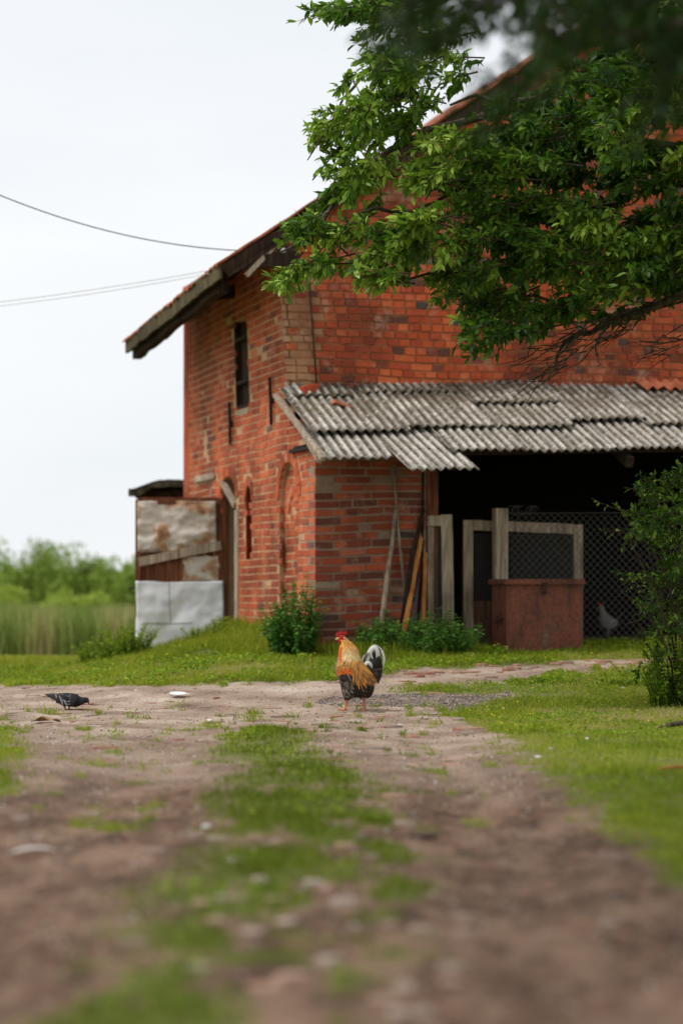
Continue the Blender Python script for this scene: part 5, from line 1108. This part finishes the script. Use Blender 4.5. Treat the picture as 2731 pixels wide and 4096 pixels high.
limb([rp(880, 1350, .045), rp(850, 1450, .048), rp(845, 1510, .048), rp(858, 1550, .048)], [.05, .044, .03, .013])
def leg(pts, y, toes, spur):
    limb([rp(a, b, y) for a, b in pts], [.0115, .0095, .009, .010, .013], 8)
    for tp in toes: limb([rp(a, b, y + dy) for a, b, dy in tp], [.0095, .0075, .007, .0035], 6)
    limb([rp(a, b, y + .0) for a, b in spur], [.008, .006, .002], 6)
leg([(515, 1560), (505, 1610), (492, 1660), (485, 1700), (478, 1735)], -.05, [[(478, 1738, 0), (430, 1740, -.012), (370, 1742, -.025), (318, 1746, -.032)], [(478, 1738, 0), (450, 1750, -.03), (420, 1756, -.055), (395, 1762, -.07)], [(478, 1738, 0), (430, 1735, .02), (390, 1738, .035), (350, 1742, .045)], [(478, 1738, 0), (510, 1745, .004), (530, 1755, .008), (545, 1762, .01)]], [(520, 1655), (575, 1682), (640, 1672)])
leg([(856, 1500), (866, 1580), (872, 1640), (876, 1700), (880, 1750)], .048, [[(880, 1755, 0), (830, 1768, -.01), (780, 1775, -.02), (735, 1782, -.028)], [(880, 1755, 0), (850, 1775, -.03), (825, 1782, -.05), (800, 1790, -.065)], [(880, 1755, 0), (835, 1760, .02), (800, 1765, .035), (770, 1768, .045)], [(880, 1755, 0), (915, 1770, .003), (940, 1778, .006), (962, 1784, .008)]], [(868, 1672), (825, 1650), (806, 1608)])
gold, gold2, orange, dark_, brown, pale = c3(232, 168, 82), c3(242, 210, 148), c3(218, 104, 24), c3(30, 25, 23), c3(88, 72, 62), c3(214, 202, 184)
legc = c3(196, 134, 100)
def rcol(P):
    zx = P[:, 0] * rs + 700; zy = 1775 - P[:, 2] * rs; n = len(P); Cc = np.tile(dark_, (n, 1))
    sp = vnoise(P[:, 0] * 210, P[:, 2] * 240 + P[:, 1] * 100)
    bars = np.where(sp[:, None] > .58, brown * 1.3, dark_)
    Cc = bars
    neck = (zy < 900 - .28 * np.abs(zx - 620)) | (zy < 840); nk = np.where((zy[:, None] < 560), gold, gold * .35 + gold2 * .65) ; nk = np.where(((zx < 430) & (zy > 520))[:, None], orange * .6 + gold * .4, nk)
    Cc = np.where(neck[:, None], nk * (.75 + .4 * vnoise(P[:, 0] * 330, P[:, 2] * 90))[:, None], Cc)
    Cc = np.where(((zx < 352) & (zy > 700) & (zy < 1120))[:, None], np.where(vnoise(P[:, 2] * 260, P[:, 1] * 200)[:, None] > .5, pale, dark_), Cc)
    face = (((zx - 425) / 82.) ** 2 + ((zy - 345) / 42.) ** 2 < 1); Cc = np.where(face[:, None], c3(176, 28, 32), Cc)
    Cc = np.where((zy > 1560)[:, None] | ((zy > 1520) & (zx > 820) & (zx < 905) & (P[:, 1] > .02))[:, None], legc * (.75 + .5 * vnoise(P[:, 2] * 400, P[:, 0] * 300))[:, None], Cc)
    return Cc
_, RP, RN = remeshed('body', mb, .0042, M_plum, RO, rcol, 3)
rg = np.random.default_rng(77)
def pick(cond, n):
    zx = RP[:, 0] * rs + 700; zy = 1775 - RP[:, 2] * rs; m = np.where(cond(zx, zy, RP[:, 1]))[0]
    return rg.choice(m, min(n, len(m)), replace=len(m) < n) if len(m) else []
items = []
for i in pick(lambda x, y, d: (y > 330) & (y < 800) & (x > 470 - (y > 520) * 100), 1500):       # hackle
    p, nn = RP[i], RN[i]; zx = p[0] * rs + 700; zy = 1775 - p[2] * rs; d = np.array((-.06 + .42 * (zx - 560) / 250, 0, -1.0)) + rg.normal(size=3) * .07; d -= nn * d.dot(nn); d /= np.linalg.norm(d)
    f = np.clip((zy - 480) / 180, 0, 1); c0 = (gold * (1 - f) + gold2 * f) * rg.uniform(.6, 1.12); 
    if zx < 440 and zy > 480: c0 = orange * rg.uniform(.7, 1.2)
    tip = c0 * rg.uniform(.35, 1.15) if zy > 560 else c0 * 1.05
    items.append((p + nn * .0015, d + nn * .03, nn, rg.uniform(.022, .05) * (.7 + .5 * f), rg.uniform(.0035, .0055), -nn * .08, c0, tip, None))
for i in pick(lambda x, y, d: (y > 770) & (y < 905) & (x > 350) & (x < 840), 420):               # lower hackle edge
    p, nn = RP[i], RN[i]; d = np.array((-.25, 0, -1.0)) + rg.normal(size=3) * .1; d -= nn * d.dot(nn); c0 = gold * rg.uniform(.6, 1.2)
    items.append((p + nn * .004, d, nn, rg.uniform(.025, .045), .005, -nn * .05, c0, c0 * rg.uniform(.3, 1), dark_ * 1.5 if rg.random() < .4 else None))
feathers('hackle_feathers', items, M_feath, RO)
for sgn in (-1, 1):
  items = []
  for i in pick(lambda x, y, d: (y > 890) & (y < 1055) & (x > 340) & (x < 640) & (d * sgn > 0), 210):              # orange shoulder
      p, nn = RP[i], RN[i]; d = np.array((.45, 0, -.8)) + rg.normal(size=3) * .15; d -= nn * d.dot(nn); c0 = orange * rg.uniform(.65, 1.25); items.append((p + nn * .003, d + nn * .05, nn, rg.uniform(.014, .022), .008, -nn * .1, c0, c0 * 1.1, None))
  feathers('shoulder_feathers', items, M_feath, RO)
items = []
for i in pick(lambda x, y, d: (y > 840) & (y < 1080) & (x > 640 - (y < 900) * 0) & (x < 960), 520):   # saddle hackles streaming down
    p, nn = RP[i], RN[i]; zx = p[0] * rs + 700; d = np.array((.02 + .55 * (zx - 700) / 250, 0, -1.0)) + rg.normal(size=3) * .06; d -= nn * d.dot(nn); d /= np.linalg.norm(d)
    c0 = (gold * .85 + orange * .15) * rg.uniform(.45, 1.1); tip = c0 * rg.uniform(.5, 1.6); items.append((p + nn * .006, d + nn * .05, nn, rg.uniform(.06, .115), rg.uniform(.005, .0075), -nn * .05 , c0, tip, dark_ if rg.random() < .5 + .35 * (zx > 860) else None))
feathers('saddle_feathers', items, M_feath, RO)
items = []
for i in pick(lambda x, y, d: (y > 1060) & (y < 1500), 1100):                                   # barred body
    p, nn = RP[i], RN[i]; d = np.array((.55, 0, -.8)) + rg.normal(size=3) * .2; d -= nn * d.dot(nn); k = rg.random(); zx = p[0] * rs + 700; lt = (zx < 640)
    items.append((p + nn * .002, d + nn * .08, nn, rg.uniform(.014, .024), .010, -nn * .1, dark_ * rg.uniform(.6, 1.2), brown * rg.uniform(.9, 1.6) if lt and k < .6 else dark_, (pale * rg.uniform(.35, .8) if lt and k < .42 else (gold * .6 if k > .93 else None))))
for i in pick(lambda x, y, d: (y > 720) & (y < 1200) & (x < 372), 300):
    p, nn = RP[i], RN[i]; d = np.array((.1, 0, -1)) + rg.normal(size=3) * .2; d -= nn * d.dot(nn); items.append((p + nn * .002, d + nn * .06, nn, rg.uniform(.012, .02), .009, -nn * .1, dark_, dark_ * 1.5, pale * rg.uniform(.6, 1.1)))
feathers('body_feathers', items, M_feath, RO)
# wing tips below the shoulder
for sgn in (-1, 1):
    items = []
    for j in range(9):
        p = rp(500 + 9 * j, 1040 + 6 * j, sgn * (.106 - .001 * j)); c0 = c3(58, 48, 46) * rg.uniform(.7, 1.1); items.append((p, (.42 + .03 * j, .0, -.72), np.array((0, sgn, .0)), .085 - .002 * j, .016, (0, -sgn * .04, -.05), c0, c0 * .7, pale * .8 if j in (1, 2) else None))
    for _ in range(120):
        p = rp(rg.uniform(385, 610), rg.uniform(1050, 1130), sgn * .103); c0 = c3(62, 50, 46) * rg.uniform(.5, 1.3); items.append((p, (.5, 0, -.6), np.array((0, sgn, 0)), .026, .011, (0, -sgn * .1, 0), c0, dark_, None))
    feathers('wing', items, M_feath, RO)
# tail: dark fan, white topped sickles
items = []; whit = np.array((.95, .93, .89)); tb_ = c3(64, 51, 44)
def arc(name_pts, y, w0, c0, c1, its):
    P = [rp(a, b, y) for a, b in name_pts]; its.append((P, w0, c0, c1))
arcs = []
arc([(870, 900), (920, 700), (985, 560), (1060, 510), (1120, 560), (1140, 680), (1115, 800), (1090, 900)], -.012, .031, whit, tb_ * 1.3, arcs)
arc([(930, 820), (1000, 600), (1080, 500), (1170, 530), (1235, 640), (1262, 760), (1245, 880), (1212, 965)], .014, .017, whit, whit * .55, arcs)
arc([(900, 780), (960, 600), (1030, 510), (1110, 500), (1190, 590)], .006, .022, whit, tb_, arcs)
arc([(850, 860), (880, 720), (930, 640), (985, 660), (1030, 760)], -.03, .022, tb_ * 1.5, whit, arcs)
arc([(860, 900), (900, 830), (950, 820), (1000, 880), (1020, 960)], -.045, .024, whit, tb_, arcs)
arc([(835, 800), (845, 770), (870, 700), (900, 670)], -.02, .02, whit * .8, tb_ * 1.4, arcs)
for k_ in range(26):
    u = k_ / 25; x1_, y1_ = 1130 + 90 * math.sin(u * 3.0), 640 + 560 * u; y_ = rg.uniform(-.04, .04)
    arc([(880 + 60 * u, 1000 + 60 * u), (980 + 50 * u, 860 + 220 * u), (x1_ - 30, y1_ - 40 + 40 * u), (x1_ + 5 * u, y1_ + 40 * u)], y_, .028, dark_ * rg.uniform(.6, 1.3), tb_ * rg.uniform(.5, 1.0), arcs)
for k_ in range(34):
    u = rg.random(); v_ = rg.random(); a = (880 + 200 * u, 900 + 250 * v_); arc([a, (a[0] + 40, a[1] + 30), (a[0] + 75, a[1] + 85)], -.05 + .02 * rg.random() * u, .022, tb_ * rg.uniform(.5, 1.3), dark_, arcs)
V = []; Fq = []; Cc = []; n = 0
for P, w0, ca, cb in arcs:
    P = np.array(P); m_ = 14; idx_ = np.linspace(0, len(P) - 1, m_); Pi = np.stack([np.interp(idx_, np.arange(len(P)), P[:, k]) for k in range(3)], -1)
    for _ in range(2): Pi[1:-1] = (Pi[:-2] + 2 * Pi[1:-1] + Pi[2:]) / 4
    T_ = unit(np.gradient(Pi, axis=0)); side = unit(np.cross(T_, (0, 1., 0)))
    for i in range(m_):
        u = i / (m_ - 1); w_ = w0 * .5 * min(1, .5 + 3 * u) * (1 - .85 * max(0, (u - .75) / .25)); tw = np.array((0, 1, 0)) * w_ * .25; cc = ca * (1 - u ** 2.2) + cb * u ** 2.2 if w0 > .015 else ca * (1 - u) + cb * u
        V += [Pi[i] - side[i] * w_ + tw, Pi[i] - np.array((0, .004, 0)), Pi[i] + side[i] * w_ + tw]; Cc += [cc * rg.uniform(.85, 1.05), cc, cc * rg.uniform(.8, 1.05)]
    for i in range(m_ - 1):
        for k in (0, 1): a = n + 3 * i + k; Fq.append((a, a + 1, a + 4, a + 3))
    n += 3 * m_
mk('tail_feathers', V, Fq, M_feath, RO, cols=np.clip(np.array(Cc), 0, .9), smooth=True)
mb = MB(); loftx(mb, [(rp(900, 1000), .07, .045, (0, 0, 1), (0, 1, 0)), (rp(980, 940), .065, .042, (.5, 0, 1), (0, 1, 0)), (rp(1080, 900), .06, .032, (.5, 0, 1), (0, 1, 0)), (rp(1160, 880), .045, .018, (.3, 0, 1), (0, 1, 0))], 14)
V = np.concatenate(mb.v); mk('tail_base', V, mb.f, M_feath, RO, cols=np.tile(dark_ * .8, (len(V), 1)), smooth=True)
# comb, wattles, lobe, beak, eyes
def flat_shape(name, pts, y0, th, mat, parent, conv=rp):
    n = len(pts); cx_ = sum(p[0] for p in pts) / n; cy_ = sum(p[1] for p in pts) / n
    V = [conv(cx_, cy_, y0 - th)] + [conv(a, b, y0 - th * .35) for a, b in pts] + [conv(cx_, cy_, y0 + th)] + [conv(a, b, y0 + th * .35) for a, b in pts]
    Fq = [(0, i + 1, (i + 1) % n + 1) for i in range(n)] + [(n + 1, n + 2 + (i + 1) % n, n + 2 + i) for i in range(n)] + [(i + 1, n + 2 + i, n + 2 + (i + 1) % n, (i + 1) % n + 1) for i in range(n)]
    return mk(name, V, Fq, mat, parent)
flat_shape('comb', [(306, 335), (305, 290), (318, 240), (338, 272), (350, 208), (368, 262), (386, 198), (402, 252), (428, 188), (440, 245), (458, 205), (470, 245), (500, 208), (526, 222), (526, 255), (505, 285), (470, 290), (440, 275), (400, 285), (370, 318), (340, 345)], 0, .007, M_comb, RO)
for y_ in (-.014, .014):
    flat_shape('wattle', [(338, 390), (380, 375), (430, 385), (500, 370), (502, 405), (470, 440), (468, 490), (440, 515), (415, 500), (405, 480), (385, 470), (360, 430)], y_, .008, M_comb, RO)
for y_ in (-.026, .026):
    mb = MB(); loftx(mb, [(rp(455, 348, y_), .001, .001, (1, 0, 0), (0, 0, 1)), (rp(475, 345, y_ * 1.05), .007, .005, (1, 0, 0), (0, 0, 1)), (rp(478, 345, y_ * 1.25), .005, .004, (1, 0, 0), (0, 0, 1))], 10); mb.build('ear_lobe', [M_lobe], RO, True)
    mb = MB(); loftx(mb, [(rp(428, 328, y_ * .8), .0055, .0055, (1, 0, 0), (0, 0, 1)), (rp(428, 328, y_ * 1.0), .0048, .0048, (1, 0, 0), (0, 0, 1)), (rp(428, 328, y_ * 1.08), .002, .002, (1, 0, 0), (0, 0, 1))], 10); mb.build('eye', [M_eye], RO, True)
mb = MB(); mb.tube([rp(372, 360), rp(340, 358), rp(312, 368), rp(296, 384)], [.013, .010, .006, .0012], 8); mb.build('beak', [M_beak], RO, True)
# ---- pigeon (faces right)
PX, PY, PZ = G(268, 2843); PY = 18.05; PXw = (268 - CX) / F * PY
PG = empty('pigeon', (PXw, PY, float(gz(PXw, PY))), 0, 'dark pigeon with white-flecked wings pecking at the ground on the left', 'pigeon')
ps = 6.272 * F / PY
def pp(zx, zy, y=0.0): return np.array(((zx - 740) / ps, y, (632 - zy) / ps))
mb = MB(); rings = []
for zx, ya, yb, hw in ((400, 250, 330, .014), (470, 235, 380, .03), (560, 220, 440, .043), (650, 212, 490, .052), (750, 206, 532, .058), (850, 215, 562, .06), (950, 240, 570, .056), (1030, 275, 555, .048), (1090, 305, 528, .038), (1150, 318, 495, .03), (1200, 320, 468, .024), (1240, 325, 462, .022), (1275, 345, 458, .018), (1298, 375, 448, .010)):
    a = pp(zx, ya); b = pp(zx, yb); rings.append(((a + b) / 2, (a[2] - b[2]) / 2, hw, (0, 0, 1), (0, 1, 0)))
loftx(mb, rings, 20)
for (pts, y_) in (([(700, 500), (695, 550), (705, 590), (722, 628)], -.018), ([(800, 530), (795, 570), (795, 600), (800, 624)], .018)):
    mb.tube([pp(a, b, y_) for a, b in pts], [.013, .008, .0045, .0045], 8)
    e_ = pp(*pts[-1], y_)
    for dx_, dy_ in ((.03, 0), (.026, .014), (.026, -.014), (-.016, 0)): mb.tube([e_, e_ + (dx_ * .5, dy_ * .5, .001), e_ + (dx_, dy_, -.001)], [.0042, .0035, .002], 6)
pd = c3(30, 28, 32)
def pcol(P):
    zx = P[:, 0] * ps + 740; zy = 632 - P[:, 2] * ps; Cc = np.tile(pd, (len(P), 1)); Cc = np.where(((zy > 500) & (zx < 930))[:, None], c3(78, 74, 72), Cc)
    Cc = np.where(((zy > 560) & (zx < 900))[:, None], c3(140, 48, 40), Cc); Cc = np.where(((zx > 1080) & (zx < 1190))[:, None], c3(36, 44, 48), Cc); return Cc
_, PP_, PN_ = remeshed('body', mb, .0035, M_plum, PG, pcol, 3)
wt = c3(190, 186, 184)
for sgn in (-1, 1):
    items = []
    for r_ in range(11):
        for c_ in range(13):
            zx = 1010 - r_ * 45; lo, hi = 240 + abs(r_ - 4) * 4, 515 - max(0, r_ - 6) * 20 - max(0, 2 - r_) * 60; zy = lo + (hi - lo) * c_ / 12 + rg.normal() * 5
            vv = (zy - 385) / 190.; y_ = sgn * (.061 * math.sqrt(max(.05, 1 - (vv * .9) ** 2)) * (1 - .025 * r_) + .002)
            wb = (c_ < 11 and rg.random() < .42 and 2 < r_ < 9); items.append((pp(zx, zy, y_), (-1, 0, -.18), np.array((0, sgn, .25)), .024, .010, (0, -sgn * .06, 0), pd * rg.uniform(.6, 1.3), wt * rg.uniform(.5, 1) if wb else pd, None))
    for zx0, zy0, zx1, zy1 in ((590, 270, 665, 470), (700, 370, 765, 490), (495, 240, 515, 300)):
        for j in range(9):
            u = j / 8; items.append((pp(zx0 + (zx1 - zx0) * u, zy0 + (zy1 - zy0) * u, sgn * .06), (-.5, 0, -1), np.array((0, sgn, .1)), .011, .0075, (0, 0, 0), wt * .8, wt * .6, None))
    for j in range(10):
        a = pp(640 - 6 * j, 440 - 20 * j, sgn * (.054 - .0008 * j)); b = pp(330 - 16 * j, 330 - 10 * j, sgn * .018); d = b - a; items.append((a, d, np.array((0, sgn, .35)), np.linalg.norm(d), .014, (0, 0, .0), c3(56, 50, 48) * rg.uniform(.7, 1.2), c3(70, 62, 58), None))
    feathers('wing', items, M_feath, PG)
items = []
for j in range(9): items.append((pp(480, 320, (j - 4) * .004), (-1, (j - 4) * .05, .02), np.array((0, 0, 1.)), .098, .017, (0, 0, .02), pd, pd * .8, None))
feathers('tail', items, M_feath, PG)
mb = MB(); mb.tube([pp(1278, 430), pp(1292, 468), pp(1302, 508)], [.006, .0045, .001], 7); mb.build('beak', [M_eye], PG, True)
for y_ in (-.019, .019): mb = MB(); loftx(mb, [(pp(1258, 398, y_ * .8), .004, .004, (1, 0, 0), (0, 0, 1)), (pp(1258, 398, y_ * 1.12), .003, .003, (1, 0, 0), (0, 0, 1))], 8); mb.build('eye', [M_comb], PG, True)
# ---- white hen in the dark behind the fence
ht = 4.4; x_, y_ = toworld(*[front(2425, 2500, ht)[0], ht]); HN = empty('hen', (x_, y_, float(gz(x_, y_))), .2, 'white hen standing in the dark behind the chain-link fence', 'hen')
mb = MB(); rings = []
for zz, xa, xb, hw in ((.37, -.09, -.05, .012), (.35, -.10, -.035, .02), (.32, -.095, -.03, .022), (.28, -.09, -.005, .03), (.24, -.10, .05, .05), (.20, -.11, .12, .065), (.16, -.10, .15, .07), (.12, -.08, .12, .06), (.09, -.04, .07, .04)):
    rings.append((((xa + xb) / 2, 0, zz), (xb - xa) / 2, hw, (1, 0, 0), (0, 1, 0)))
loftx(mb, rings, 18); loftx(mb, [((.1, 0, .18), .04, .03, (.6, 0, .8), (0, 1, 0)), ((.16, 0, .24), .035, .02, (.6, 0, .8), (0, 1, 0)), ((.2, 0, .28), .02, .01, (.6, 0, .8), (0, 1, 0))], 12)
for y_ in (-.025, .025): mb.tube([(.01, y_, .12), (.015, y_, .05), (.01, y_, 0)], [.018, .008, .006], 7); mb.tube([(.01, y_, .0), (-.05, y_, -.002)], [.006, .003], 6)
remeshed('body', mb, .005, M_plum, HN, lambda P: np.tile(c3(176, 168, 158), (len(P), 1)), 3)  # white plumage greyed to stand for the shade of the room
flat_shape('comb', [(-.10, .36), (-.105, .40), (-.09, .39), (-.08, .41), (-.065, .39), (-.05, .40), (-.045, .37)], 0, .005, M_comb, HN, conv=lambda a, b, y=0: np.array((a, y, b)))
mb = MB(); mb.tube([(-.09, 0, .345), (-.115, 0, .34), (-.125, 0, .332)], [.008, .005, .001], 6); mb.build('beak', [M_beak], HN, True)
for y_ in (-.018, .018): mb = MB(); loftx(mb, [((-.075, y_ * .9, .352), .003, .003, (1, 0, 0), (0, 0, 1)), ((-.075, y_ * 1.15, .352), .002, .002, (1, 0, 0), (0, 0, 1))], 8); mb.build('eye', [M_eye], HN)
